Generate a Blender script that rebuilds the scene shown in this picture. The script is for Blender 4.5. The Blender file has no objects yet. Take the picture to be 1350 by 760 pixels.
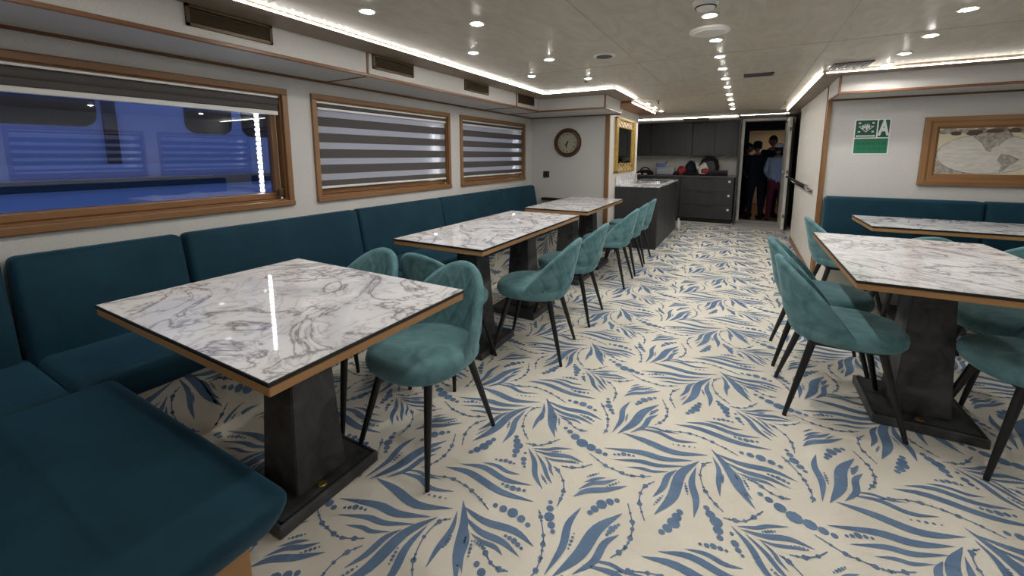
import bpy, bmesh, math, random
import numpy as np
from mathutils import Vector, Matrix
random.seed(7)
R_ = math.radians
scn = bpy.context.scene
COL = scn.collection
# ------------------------------------------------------------------ camera
W, HGT = 1350, 760
FPX, CX, CY = 542.0, 675.0, 281.8
YAW, PITCH, ROLL, CAMH = 0.5104, 0.139, 0.0023, 1.27
def cam_rows():
    cy, sy, cp, sp = math.cos(YAW), math.sin(YAW), math.cos(PITCH), math.sin(PITCH)
    f = np.array([-sy*cp, cy*cp, -sp]); r = np.array([cy, sy, 0.]); d = np.cross(f, r)
    c, s = math.cos(ROLL), math.sin(ROLL)
    return np.array([c*r+s*d, -s*r+c*d, f])
CM = cam_rows()
def floor_pt(x, y, z=0.0):
    d = CM.T @ np.array([(x-CX)/FPX, (y-CY)/FPX, 1.0])
    t = (z-CAMH)/d[2]
    return np.array([d[0]*t, d[1]*t])
cam = bpy.data.cameras.new('camera'); cam_ob = bpy.data.objects.new('camera', cam); COL.objects.link(cam_ob)
cam.sensor_fit = 'HORIZONTAL'; cam.sensor_width = 36; cam.lens = FPX/W*36
cam.shift_x = 0; cam.shift_y = -(HGT/2-CY)/W; cam.clip_start = .02; cam.clip_end = 200
r, d, f = CM
m = Matrix(((r[0], -d[0], -f[0], 0), (r[1], -d[1], -f[1], 0), (r[2], -d[2], -f[2], CAMH), (0, 0, 0, 1)))
cam_ob.matrix_world = m
scn.camera = cam_ob
# ------------------------------------------------------------------ world and exposure
wd = bpy.data.worlds.new('dusk'); scn.world = wd; wd.use_nodes = True
bg = wd.node_tree.nodes['Background']; bg.inputs[0].default_value = (.16, .27, .85, 1); bg.inputs[1].default_value = .55
vs = scn.view_settings; vs.view_transform = 'Standard'; vs.look = 'None'; vs.gamma = 1; vs.use_curve_mapping = False
vs.exposure = 0.26
LED_E, BEAD_E, SPOT_E = 8.0, 40.0, 430.0
# ------------------------------------------------------------------ materials
MAT = {}
def nt(name):
    m = bpy.data.materials.new(name); m.use_nodes = True; MAT[name] = m
    t = m.node_tree; b = t.nodes['Principled BSDF']
    return m, t, b
def setp(b, **k):
    for a, v in k.items():
        a = a.replace('_', ' ')
        for i in b.inputs:
            if i.name.lower() == a.lower():
                i.default_value = (*v, 1) if isinstance(v, tuple) else v
def plain(name, col, rough=.5, metal=0.0, **k):
    m, t, b = nt(name); setp(b, Base_Color=col, Roughness=rough, Metallic=metal, **k); return m
def coords(t, scale=(1, 1, 1), rot=(0, 0, 0)):
    c = t.nodes.new('ShaderNodeTexCoord'); mp = t.nodes.new('ShaderNodeMapping')
    mp.inputs['Scale'].default_value = scale; mp.inputs['Rotation'].default_value = rot
    t.links.new(c.outputs['Object'], mp.inputs[0]); return mp.outputs[0]
def noise(t, vec, scale, detail=4, rough=.5, dist=0):
    n = t.nodes.new('ShaderNodeTexNoise'); t.links.new(vec, n.inputs['Vector'])
    n.inputs['Scale'].default_value = scale; n.inputs['Detail'].default_value = detail
    n.inputs['Roughness'].default_value = rough; n.inputs['Distortion'].default_value = dist
    return n.outputs[0]
def ramp(t, fac, stops):
    r = t.nodes.new('ShaderNodeValToRGB'); t.links.new(fac, r.inputs[0])
    e = r.color_ramp.elements
    while len(e) < len(stops): e.new(.5)
    for el, (p, c) in zip(e, stops): el.position = p; el.color = (*c, 1)
    return r.outputs[0]
def bump(t, b, h, strength=.2, dist=.01):
    n = t.nodes.new('ShaderNodeBump'); n.inputs['Strength'].default_value = strength; n.inputs['Distance'].default_value = dist
    t.links.new(h, n.inputs['Height']); t.links.new(n.outputs[0], b.inputs['Normal'])
def mul(t, a, bcol, fac=1.0):
    n = t.nodes.new('ShaderNodeMix'); n.data_type = 'RGBA'; n.blend_type = 'MULTIPLY'; n.inputs[0].default_value = fac
    t.links.new(a, n.inputs[6]); t.links.new(bcol, n.inputs[7]); return n.outputs[2]
def mottled(name, c1, c2, scale, rough=.6, bstr=0.0, bscale=200, stretch=(1, 1, 1), detail=4, dist=0, **k):
    m, t, b = nt(name); v = coords(t, stretch); n = noise(t, v, scale, detail, .55, dist)
    t.links.new(ramp(t, n, [(.3, c1), (.7, c2)]), b.inputs['Base Color']); setp(b, Roughness=rough, **k)
    if bstr: bump(t, b, noise(t, coords(t), bscale, 2), bstr, .003)
    return m
mottled('carpet', (.70, .655, .56), (.79, .75, .66), 3.5, .95, .5, 420)
mottled('carpet_blue', (.10, .172, .295), (.155, .24, .37), 9, .95, .5, 420)
mottled('velvet_dark', (.003, .029, .050), (.007, .045, .072), 5, .75, .25, 600, Sheen_Weight=.32, Sheen_Roughness=.35, Sheen_Tint=(.2, .5, .72), Specular_IOR_Level=.25)
mottled('velvet_teal', (.066, .158, .178), (.158, .300, .325), 7, .8, .2, 500, dist=1.5, Sheen_Weight=.35, Sheen_Roughness=.35, Sheen_Tint=(.6, .85, .92), Specular_IOR_Level=.2)
mottled('table_oak', (.33, .17, .065), (.46, .25, .10), 6, .42, .1, 90, (.3, .3, 1), 6, .6)
mottled('oak', (.205, .098, .036), (.30, .155, .062), 6, .42, .1, 90, (1, .12, 1), 6, .6)
mottled('oak_x', (.205, .098, .036), (.30, .155, .062), 6, .42, .1, 90, (.12, 1, 1), 6, .6)
mottled('oak_z', (.20, .095, .035), (.29, .15, .06), 6, .42, .1, 90, (1, 1, .12), 6, .6)
mottled('trim_wood', (.16, .065, .026), (.23, .10, .04), 8, .4, .1, 90, (1, .15, 1), 5)
mottled('ledge_brown', (.25, .19, .135), (.31, .24, .175), 4, .5)
mottled('slate', (.014, .014, .015), (.085, .086, .088), 9, .45, .5, 25, (1, 1, 1), 8, .8)
plain('slate_edge', (.02, .02, .022), .3)
plain('black_metal', (.006, .006, .007), .42)
plain('black', (.006, .006, .007), .5)
plain('rubber', (.01, .01, .01), .8)
plain('white', (.78, .77, .74), .45)
plain('white_paint', (.74, .72, .67), .4)
plain('chrome', (.75, .75, .76), .15, 1.0)
plain('steel', (.6, .6, .61), .25, 1.0)
plain('brass', (.62, .42, .12), .3, 1.0)
mottled('gold', (.40, .24, .045), (.55, .36, .09), 20, .38, .3, 60, Metallic=.35)
plain('bronze', (.085, .058, .03), .42, .4)
plain('mirror_glass', (.55, .58, .58), .03, 1.0)
mottled('anthracite', (.022, .023, .026), (.034, .035, .038), 12, .45, .15, 60, (1, 1, .2))
plain('worktop_dark', (.10, .10, .105), .25)
plain('tile_white', (.70, .69, .66), .2)
plain('grout', (.52, .51, .49), .8)
mottled('wall_paper', (.575, .565, .545), (.64, .63, .61), 160, .7, .6, 160)
mottled('panel_white', (.66, .63, .585), (.71, .68, .635), 30, .6, .2, 200)
mottled('soffit_paper', (.56, .545, .515), (.62, .605, .575), 140, .7, .6, 150)
mottled('vinyl_grey', (.50, .49, .47), (.58, .57, .55), 6, .5)
mottled('wood_floor', (.13, .06, .02), (.22, .11, .04), 5, .4, .1, 80, (1, .1, 1))
plain('blind_grey', (.085, .078, .076), .85)
plain('seam', (.36, .34, .30), .8)
plain('skin', (.36, .20, .13), .55); plain('skin_light', (.48, .29, .2), .55); plain('hair', (.008, .007, .006), .6)
plain('cloth_black', (.006, .006, .008), .9); plain('cloth_navy', (.007, .012, .026), .9); plain('cloth_denim', (.30, .38, .48), .9)
plain('cloth_maroon', (.085, .012, .018), .9); plain('cloth_white', (.7, .68, .64), .9); plain('cloth_red', (.35, .03, .04), .9)
plain('sign_green', (.0, .085, .045), .4); plain('sign_green_light', (.012, .17, .085), .4); plain('sign_white', (.75, .78, .74), .4); plain('sign_dark', (.004, .09, .045), .4)
plain('clock_face', (.36, .36, .26), .5); plain('clock_wood', (.075, .028, .013), .28)
plain('map_paper', (.66, .60, .44), .7); mottled('map_disc', (.50, .48, .43), (.68, .66, .61), 30, .7, 0, 1, (.5, 1, 3)); plain('map_ink', (.10, .075, .055), .8); mottled('map_land', (.22, .2, .17), (.50, .46, .40), 40, .8); mottled('map_cloud', (.10, .07, .05), (.42, .35, .27), 35, .8)
plain('plastic_blue', (.16, .26, .55), .3)
plain('boat_white', (.70, .72, .74), .35); plain('boat_glass', (.012, .012, .014), .1); plain('boat_grey', (.05, .05, .055), .5)
def ceiling_mat():
    m, t, b = nt('ceiling_veneer'); v = coords(t, (1, .35, 1), (0, 0, .5)); n = noise(t, v, 7, 6, .6, 2.2)
    t.links.new(ramp(t, n, [(.35, (.47, .42, .335)), (.65, (.57, .51, .42))]), b.inputs['Base Color']); setp(b, Roughness=.42)
    bump(t, b, n, .15, .01)
ceiling_mat()
def marble():
    m, t, b = nt('marble'); v = coords(t, (1.0, 1.0, 1), (0, 0, .6))
    def vein(scale, dist, width):
        n = noise(t, v, scale, 5, .55, dist)
        s = t.nodes.new('ShaderNodeMath'); s.operation = 'SUBTRACT'; t.links.new(n, s.inputs[0]); s.inputs[1].default_value = .5
        a = t.nodes.new('ShaderNodeMath'); a.operation = 'ABSOLUTE'; t.links.new(s.outputs[0], a.inputs[0])
        return a.outputs[0]
    c1 = ramp(t, vein(3.2, 1.6, 0), [(0, (.36, .33, .34)), (.009, (.56, .54, .55)), (.035, (.94, .94, .94)), (.3, (1, 1, 1))])
    c2 = ramp(t, vein(7, 1.2, 0), [(0, (.68, .66, .67)), (.012, (.86, .85, .86)), (.04, (1, 1, 1)), (.3, (1, 1, 1))])
    c3 = ramp(t, noise(t, v, 2.2, 4, .6, .8), [(.3, (.56, .565, .61)), (.5, (.79, .795, .81)), (.8, (.86, .86, .865))])
    t.links.new(mul(t, mul(t, c3, c1), c2), b.inputs['Base Color']); setp(b, Roughness=.035, Specular_IOR_Level=.6)
marble()
def glass():
    m = bpy.data.materials.new('window_glass'); m.use_nodes = True; MAT['window_glass'] = m; t = m.node_tree
    t.nodes.clear(); o = t.nodes.new('ShaderNodeOutputMaterial'); mx = t.nodes.new('ShaderNodeMixShader')
    tr = t.nodes.new('ShaderNodeBsdfTransparent'); tr.inputs[0].default_value = (.8, .85, .9, 1)
    gl = t.nodes.new('ShaderNodeBsdfGlossy'); gl.inputs['Roughness'].default_value = .01
    fr = t.nodes.new('ShaderNodeFresnel'); ge = t.nodes.new('ShaderNodeNewGeometry'); mr_ = t.nodes.new('ShaderNodeMapRange')
    mr_.inputs['To Min'].default_value = 2.4; mr_.inputs['To Max'].default_value = 1/2.4     # same reflectance from either face of the pane
    t.links.new(ge.outputs['Backfacing'], mr_.inputs['Value']); t.links.new(mr_.outputs[0], fr.inputs[0])
    t.links.new(fr.outputs[0], mx.inputs[0]); t.links.new(tr.outputs[0], mx.inputs[1]); t.links.new(gl.outputs[0], mx.inputs[2]); t.links.new(mx.outputs[0], o.inputs[0])
    m = bpy.data.materials.new('sheer'); m.use_nodes = True; MAT['sheer'] = m; t = m.node_tree
    t.nodes.clear(); o = t.nodes.new('ShaderNodeOutputMaterial'); mx = t.nodes.new('ShaderNodeMixShader'); m2 = t.nodes.new('ShaderNodeMixShader')
    tr = t.nodes.new('ShaderNodeBsdfTransparent'); tl = t.nodes.new('ShaderNodeBsdfTranslucent'); df = t.nodes.new('ShaderNodeBsdfDiffuse')
    tl.inputs[0].default_value = (.8, .8, .82, 1); df.inputs[0].default_value = (.82, .83, .86, 1)
    m2.inputs[0].default_value = .45; mx.inputs[0].default_value = .82
    t.links.new(tl.outputs[0], m2.inputs[1]); t.links.new(df.outputs[0], m2.inputs[2]); t.links.new(tr.outputs[0], mx.inputs[1]); t.links.new(m2.outputs[0], mx.inputs[2]); t.links.new(mx.outputs[0], o.inputs[0])
    m, t, b = nt('clear_plastic'); setp(b, Base_Color=(.75, .78, .85), Roughness=.2, Alpha=.45)
glass()
def emit(name, col, s):
    m, t, b = nt(name); setp(b, Base_Color=(1, 1, 1), Emission_Color=col, Emission_Strength=s)
emit('led_line', (1, .96, .88), LED_E); emit('led_bead', (1, .97, .91), BEAD_E); emit('lamp_lens', (1, .965, .91), SPOT_E); emit('warm_lamp', (1, .70, .38), 70)
# ------------------------------------------------------------------ mesh helpers
class MB:
    def __init__(s): s.v = []; s.f = []
    def add(s, vs_, fs):
        o = len(s.v); s.v += [tuple(p) for p in vs_]; s.f += [tuple(i+o for i in q) for q in fs]; return s
    def box(s, x0, x1, y0, y1, z0, z1):
        return s.add([(x, y, z) for z in (z0, z1) for y in (y0, y1) for x in (x0, x1)],
                     [(0, 2, 3, 1), (4, 5, 7, 6), (0, 1, 5, 4), (1, 3, 7, 5), (3, 2, 6, 7), (2, 0, 4, 6)])
    def rbox(s, x0, x1, y0, y1, z0, z1, rad=.01, seg=2, fn=None):
        bm = bmesh.new(); bmesh.ops.create_cube(bm, size=1)
        for v in bm.verts: v.co = ((x0+x1)/2+v.co.x*(x1-x0), (y0+y1)/2+v.co.y*(y1-y0), (z0+z1)/2+v.co.z*(z1-z0))
        bmesh.ops.bevel(bm, geom=bm.edges[:], offset=rad, segments=seg, profile=.5, affect='EDGES')
        bm.verts.index_update()
        s.add([(fn(v.co) if fn else v.co)[:] for v in bm.verts], [[v.index for v in q.verts] for q in bm.faces]); bm.free(); return s
    def tube(s, pts, rads, n=10, cap=True):
        pts = [Vector(p) for p in pts]; rings = []
        if not hasattr(rads, '__len__'): rads = [rads]*len(pts)
        for i, p in enumerate(pts):
            t = (pts[min(i+1, len(pts)-1)]-pts[max(i-1, 0)]).normalized()
            u = t.orthogonal().normalized() if i == 0 else (u - t*u.dot(t)).normalized()
            w = t.cross(u)
            rings.append([p+(u*math.cos(2*math.pi*k/n)+w*math.sin(2*math.pi*k/n))*rads[i] for k in range(n)])
        V = [q for rg in rings for q in rg]; F = []
        for i in range(len(pts)-1):
            for k in range(n): F.append((i*n+k, i*n+(k+1) % n, (i+1)*n+(k+1) % n, (i+1)*n+k))
        if cap: F.append(tuple(range(n-1, -1, -1))); F.append(tuple((len(pts)-1)*n+k for k in range(n)))
        return s.add(V, F)
    def lathe(s, prof, n=32, M=None):
        V = []; F = []
        for (r, z) in prof:
            for k in range(n): V.append(Vector((r*math.cos(2*math.pi*k/n), r*math.sin(2*math.pi*k/n), z)))
        for i in range(len(prof)-1):
            for k in range(n): F.append((i*n+k, i*n+(k+1) % n, (i+1)*n+(k+1) % n, (i+1)*n+k))
        F.append(tuple(range(n-1, -1, -1))); F.append(tuple((len(prof)-1)*n+k for k in range(n)))
        if M: V = [M @ v for v in V]
        return s.add(V, F)
    def prism(s, poly, fn, t0, t1):          # poly of (a,b); fn(a,b,t) -> xyz
        n = len(poly)
        return s.add([fn(a, b, t0) for a, b in poly]+[fn(a, b, t1) for a, b in poly],
                     [tuple(range(n-1, -1, -1)), tuple(range(n, 2*n))]+[(k, (k+1) % n, n+(k+1) % n, n+k) for k in range(n)])
def wloc(p): 
    v = Vector((0, 0, 0))
    while p is not None: v += p.location; p = p.parent
    return v
def build(mb, name, mat, parent=None, smooth=False, world=True, label=None):
    me = bpy.data.meshes.new(name); me.from_pydata(mb.v, [], mb.f); me.update()
    bm = bmesh.new(); bm.from_mesh(me); bmesh.ops.recalc_face_normals(bm, faces=bm.faces[:]); bm.to_mesh(me); bm.free()
    me.materials.append(MAT[mat])
    if smooth:
        for p in me.polygons: p.use_smooth = True
        if smooth == 'auto':
            me.set_sharp_from_angle(angle=R_(40))
    o = bpy.data.objects.new(name, me); COL.objects.link(o)
    if parent is not None:
        o.parent = parent
        if world: o.location = -wloc(parent)
    if label: o['label'] = label
    return o
def thing(name, label, cat, loc=(0, 0, 0), group=None, rz=0):
    o = bpy.data.objects.new(name, None); COL.objects.link(o); o.location = loc; o.rotation_euler = (0, 0, rz); o.empty_display_size = .1
    o['label'] = label; o['category'] = cat
    if group: o['group'] = group
    return o
def tag(o, label, cat, group=None):
    o['label'] = label; o['category'] = cat
    if group: o['group'] = group
    return o
def struct(o, label=None, cat=None):
    o['kind'] = 'structure'
    if label: o['label'] = label
    if cat: o['category'] = cat
    return o
def sempty(name, label, cat, loc=(0, 0, 0)):
    o = thing(name, label, cat, loc); o['kind'] = 'structure'; return o
def bx(name, mat, x0, x1, y0, y1, z0, z1, parent=None, rad=0, seg=2, smooth=False, label=None):
    mb = MB()
    if rad: mb.rbox(x0, x1, y0, y1, z0, z1, rad, seg)
    else: mb.box(x0, x1, y0, y1, z0, z1)
    return build(mb, name, mat, parent, smooth, label=label)
def copy_tree(o, parent=None):
    c = o.copy(); COL.objects.link(c)
    if parent is not None: c.parent = parent
    for ch in [k for k in o.children]: copy_tree(ch, c)
    return c
def text_mesh(txt, size, align='CENTER', bold=0.0):
    cu = bpy.data.curves.new('t', 'FONT'); cu.body = txt; cu.size = size; cu.align_x = align; cu.align_y = 'CENTER'; cu.extrude = .0008; cu.offset = bold
    ob = bpy.data.objects.new('t', cu); COL.objects.link(ob)
    dg = bpy.context.evaluated_depsgraph_get(); me = bpy.data.meshes.new_from_object(ob.evaluated_get(dg))
    bpy.data.objects.remove(ob); bpy.data.curves.remove(cu); return me
ORD = ['first', 'second', 'third', 'fourth', 'fifth', 'sixth', 'seventh', 'eighth', 'ninth', 'tenth', 'eleventh', 'twelfth', 'thirteenth']
# ------------------------------------------------------------------ dimensions
XL, XR, YF, YC, YS, YB, ZC = -2.65, 3.5, -1.3, 5.32, 4.96, 9.2, 1.97
XM, XP = -1.55, .68
# ------------------------------------------------------------------ the setting
floor = struct(bx('floor', 'carpet', XL-.2, XR+.2, YF-.1, YB+.05, -.08, 0), 'cream carpet with blue leaf and bead pattern', 'floor')
ceiling = struct(bx('ceiling', 'ceiling_veneer', XL-.2, XR+.2, YF-.1, YB+.1, ZC, ZC+.1), 'beige veneered ceiling with recessed lamps', 'ceiling')
mb = MB()
for x in (-.75, .42, 1.6): mb.box(x-.0015, x+.0015, YF, 8.5, ZC-.0012, ZC+.01)
for y in (1.2, 3.3, 5.4, 7.5): mb.box(-2.1, XR, y-.0015, y+.0015, ZC-.0012, ZC+.01)
build(mb, 'panel_joint', 'seam', ceiling)

# --- carpet pattern, digitised from the near floor and repeated on the carpet's own lattice
PX, PY = .786, .7455
TILE = []          # polygons [(x,y)...]
def catmull(P, n):
    P = [np.array(p, float) for p in P]; P = [2*P[0]-P[1]]+P+[2*P[-1]-P[-2]]; out = []
    for i in range(1, len(P)-2):
        for k in range(n):
            t = k/n; a, b, c, d_ = P[i-1], P[i], P[i+1], P[i+2]
            out.append(.5*((2*b)+(-a+c)*t+(2*a-5*b+4*c-d_)*t*t+(-a+3*b-3*c+d_)*t**3))
    out.append(P[-2]); return out
class Crop:
    def __init__(s, x0, y0, sc): s.x0, s.y0, s.sc = x0, y0, sc
    def p(s, q): return floor_pt(s.x0+q[0]*s.sc, s.y0+q[1]*s.sc)
def ribbon(pts, wf):
    n = len(pts); q = []
    for i, p in enumerate(pts):
        t = pts[min(i+1, n-1)]-pts[max(i-1, 0)]; t = t/(np.linalg.norm(t)+1e-9); nn = np.array([-t[1], t[0]]); w_ = wf(i/(n-1))/2
        q.append((p+nn*w_, p-nn*w_))
    for i in range(n-1): TILE.append([q[i][0], q[i][1], q[i+1][1], q[i+1][0]])
def leaf(C, P, w):
    ribbon(catmull([C.p(p) for p in P], 4), lambda t: w*max(.05, math.sin(math.pi*min(1, t*1.0))**.9))
def disc(c, rad, n=9):
    TILE.append([c+rad*np.array([math.cos(2*math.pi*k/n), math.sin(2*math.pi*k/n)]) for k in range(n)])
def dots(C, P, rads):
    for p, r_ in zip(P, rads): disc(C.p(p), r_)
def dotline(C, a, b, n=5, rmax=.0065):
    for k in range(n):
        t = k/(n-1); disc(C.p((a[0]+(b[0]-a[0])*t, a[1]+(b[1]-a[1])*t)), rmax*(.55+.45*math.sin(math.pi*t)), 7)
def string(C, P, beads=None):
    pts = catmull([C.p(p) for p in P], 4); ribbon(pts, lambda t: .0042)
    L = pts[1:-1] if beads is None else []
    for i, p in enumerate(P[1:-1]): disc(C.p(p), .0075 if i % 2 else .010, 8)
    for i in range(2, len(pts)-2, 3): disc(pts[i], .0055, 6)
c1 = Crop(560, 580, .2368); c2 = Crop(820, 580, .2368)
for P, w in [([(182, 398), (150, 500), (70, 610), (5, 715)], .021), ([(236, 480), (235, 560), (205, 650), (205, 745)], .019),
             ([(212, 370), (330, 455), (500, 510), (606, 597)], .028), ([(222, 428), (310, 515), (430, 570), (523, 652)], .024), ([(255, 523), (320, 570), (390, 600), (430, 643)], .016),
             ([(578, 50), (610, 120), (615, 200), (655, 278)], .023), ([(620, 75), (660, 140), (680, 200), (708, 247)], .017), ([(670, 100), (695, 140), (700, 170), (717, 205)], .013),
             ([(600, 50), (680, 56), (740, 50), (825, 53)], .016), ([(610, 62), (700, 85), (800, 95), (883, 130)], .022), ([(660, 95), (720, 115), (780, 122), (850, 135)], .013),
             ([(118, 153), (250, 185), (420, 290), (605, 347)], .031), ([(200, 137), (330, 155), (450, 225), (590, 255)], .026), ([(322, 128), (400, 145), (460, 180), (528, 195)], .017),
             ([(870, 380), (800, 470), (765, 600), (665, 755)], .027), ([(1097, 415), (960, 500), (860, 640), (710, 765)], .043), ([(1080, 532), (1000, 580), (940, 680), (820, 752)], .025),
             ([(885, 240), (950, 220), (1012, 213)], .013), ([(855, 278), (930, 245), (1000, 240), (1070, 222)], .02), ([(827, 318), (900, 287), (1010, 280), (1127, 260)], .026)]: leaf(c1, P, w)
for P, w in [([(497, 55), (580, 150), (650, 270), (742, 388)], .034),
             ([(305, 170), (255, 205), (225, 270), (170, 322)], .024), ([(430, 122), (330, 190), (280, 320), (180, 418)], .041), ([(412, 155), (388, 240), (412, 340), (400, 437)], .028),
             ([(-98, 47), (100, 72), (230, 108), (395, 120)], .033), ([(-48, 112), (100, 122), (200, 145), (350, 150)], .023), ([(25, 153), (110, 162), (170, 178), (262, 180)], .016),
             ([(5, -36), (130, 8), (290, 72), (475, 88)], .036), ([(78, -62), (200, -40), (300, 5), (420, 18)], .022), ([(105, -72), (180, -64), (240, -44), (320, -32)], .013)]: leaf(c2, P, w)
for a, b in [((148, 540), (103, 600)), ((262, 567), (243, 653)), ((278, 568), (335, 607)), ((180, 705), (166, 755)), ((648, 198), (678, 245)), ((700, 70), (755, 68)), ((790, 118), (852, 131)),
             ((830, 525), (800, 609)), ((907, 207), (967, 190)), ((1015, 262), (1080, 240))]: dotline(c1, a, b)
for a, b in [((352, 245), (364, 305)), ((225, 316), (180, 362)), ((285, 28), (405, 46))]: dotline(c2, a, b)
dots(c1, [(450, 538), (472, 550), (497, 566), (518, 587), (537, 607)], [.006, .008, .011, .009, .006])
dots(c1, [(435, 249), (458, 261), (490, 272), (522, 279), (553, 285)], [.007, .010, .013, .010, .007])
dots(c1, [(1078, 477), (1062, 487), (1041, 500), (1026, 517), (1013, 532)], [.006, .008, .012, .009, .006])
dots(c1, [(1057, 84), (1080, 84), (1107, 82), (1137, 87), (1162, 92)], [.006, .008, .012, .008, .006])
dots(c1, [(393, 368), (437, 387), (490, 409), (537, 443), (573, 477)], [.010, .015, .020, .015, .010])
dots(c1, [(700, 350), (697, 385), (693, 431), (704, 478), (712, 514)], [.009, .014, .019, .014, .009])
dots(c1, [(1070, 340), (1031, 348), (984, 362), (945, 388), (920, 408)], [.010, .015, .020, .015, .010])
dots(c1, [(560, 76), (551, 110), (550, 133), (555, 152)], [.007, .013, .010, .006])
dots(c1, [(398, 112), (424, 117), (451, 119), (476, 127), (497, 135)], [.006, .009, .011, .009, .006])
dots(c2, [(322, 405), (304, 433), (286, 466), (252, 495), (220, 516)], [.012, .017, .022, .017, .011])
dots(c2, [(470, 382), (492, 418), (524, 460), (534, 507), (545, 549)], [.011, .017, .022, .017, .011])
dots(c2, [(770, 305), (818, 337), (880, 381), (960, 435), (1047, 475), (1121, 510), (1183, 537)], [.010, .014, .021, .027, .022, .016, .011])
for C, P in [(c2, [(720, 225), (775, 262), (830, 300), (890, 325), (938, 333)]), (c2, [(500, 128), (455, 140), (435, 200), (465, 290), (520, 360), (565, 405)]), (c2, [(180, 235), (130, 260), (103, 300), (98, 360), (125, 455)]),
             (c2, [(565, 437), (630, 452), (685, 455), (735, 433), (785, 400)]), (c1, [(760, 148), (820, 157), (880, 153), (932, 138)]), (c1, [(715, 150), (740, 170), (770, 230), (772, 290), (757, 330), (737, 373)]),
             (c1, [(-30, 205), (30, 203), (110, 209), (162, 222), (225, 256), (262, 286), (312, 336), (355, 392)]), (c1, [(635, 393), (646, 432), (660, 535), (658, 585), (645, 660), (617, 732), (590, 765)]),
             (c1, [(1130, 357), (1155, 460), (1155, 500), (1143, 552), (1117, 600), (1080, 631), (1033, 661)]), (c1, [(920, 80), (1005, 145), (1045, 163), (1100, 188), (1150, 203), (1212, 206), (1260, 206)])]: string(C, P)
def lift(p, dz): return (p[0], p[1], p[2]+dz)
def pattern_mesh(name, parent, xr, yr, to3d, keep, mat='carpet_blue'):
    V = []; F = []
    cen = [np.mean(p, 0) for p in TILE]
    for i in range(-8, 12):
        for j in range(-6, 18):
            sh = np.array([i*PX, j*PY])
            for p, c in zip(TILE, cen):
                q = c+sh
                if not (xr[0] < q[0] < xr[1] and yr[0] < q[1] < yr[1]) or not keep(q): continue
                o = len(V); dz = (len(F) % 11)*.00006; V += [lift(to3d(*(a+sh)), dz) for a in p]; F.append(tuple(range(o, o+len(p))))
    me = bpy.data.meshes.new(name); me.from_pydata(V, [], F); me.update(); me.materials.append(MAT[mat])
    bm = bmesh.new(); bm.from_mesh(me)
    for q in bm.faces:
        if parent is floor and q.normal.z < 0: q.normal_flip()
    bm.to_mesh(me); bm.free()
    o = bpy.data.objects.new(name, me); COL.objects.link(o); o.parent = parent; o['kind'] = 'stuff'; o.location = -wloc(parent)
    o['label'] = 'blue leaves, dots and beaded stems woven into the cream carpet'
    return o
def in_room(q):
    if q[1] > YC and q[0] < XM: return False
    if q[1] > YS and q[0] > XP: return False
    return True
pattern_mesh('carpet_pattern', floor, (-2.05, XR), (-.6, 8.5), lambda x, y: (x, y, .0012), in_room)

# --- walls
WIN = [(.14, 1.70), (1.874, 3.425), (3.60, 5.09)]
WZ = (.945, 1.705)
def windowed_wall(name, xa, xb, y0, y1, wins, label):
    mb = MB(); i = .035
    mb.box(xa, xb, y0, y1, 0, WZ[0]+i); mb.box(xa, xb, y0, y1, WZ[1]-i, ZC)
    ys = [y0]+[v for a, b in wins for v in (a+i, b-i)]+[y1]
    for k in range(0, len(ys), 2): mb.box(xa, xb, ys[k], ys[k+1], WZ[0]+i, WZ[1]-i)
    return struct(build(mb, name, 'wall_paper'), label, 'wall')
windowed_wall('wall_left', XL-.16, XL, YF-.1, YC+.1, WIN, 'pale grey textured wall with three wide windows')
SWIN = [(-.12, 1.43), (1.60, 3.15), (3.33, 4.88)]
windowed_wall('wall_right', XR, XR+.16, YF-.1, YS+.1, SWIN, 'pale grey textured wall opposite the windows')
struct(bx('wall_front', 'wall_paper', XL-.2, XR+.2, YF-.1, YF, 0, ZC), 'pale wall behind the viewpoint', 'wall')
struct(bx('wall_clock', 'wall_paper', XL-.1, XM, YC, YC+.1, 0, ZC), 'short grey cross wall carrying the round clock', 'wall')
struct(bx('wall_mirror', 'panel_white', XM-.1, XM, YC+.1, 7.0, 0, ZC), 'narrow white wall carrying the gold mirror', 'wall')
struct(bx('wall_kitchen', 'panel_white', -2.3, -2.2, 6.9, YB+.1, 0, ZC), 'white side wall of the kitchen recess', 'wall')
mb = MB(); mb.box(-2.3, XM-.1, 6.9, 7.0, 0, ZC); struct(build(mb, 'wall_recess', 'panel_white'), 'white return wall left of the kitchen recess', 'wall')
mb = MB(); mb.box(-2.3, -.03, YB, YB+.1, 0, ZC); mb.box(-.03, .70, YB, YB+.1, 1.93, ZC); mb.box(.70, 1.0, YB, YB+.1, 0, ZC)
wall_back = struct(build(mb, 'wall_back', 'panel_white'), 'white end wall with kitchen tiles and open doorway', 'wall')
struct(bx('wall_sign', 'wall_paper', XP, XR+.1, YS, YS+.1, 0, ZC), 'pale grey cross wall with green sign and framed map', 'wall')
mb = MB(); mb.box(XP, XP+.08, YS+.1, 7.35, 0, ZC); mb.box(XP, XP+.08, 7.35, 7.45, 1.9, ZC)
pw = struct(build(mb, 'wall_partition', 'panel_white'), 'cream panelled partition beside the doorway with grab rail', 'wall')
mb = MB(); mb.box(XP+.10, XP+.14, 7.3, YB+.1, 0, ZC); struct(build(mb, 'wall_niche', 'black'), 'dark recess between partition and open door', 'wall')
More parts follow.
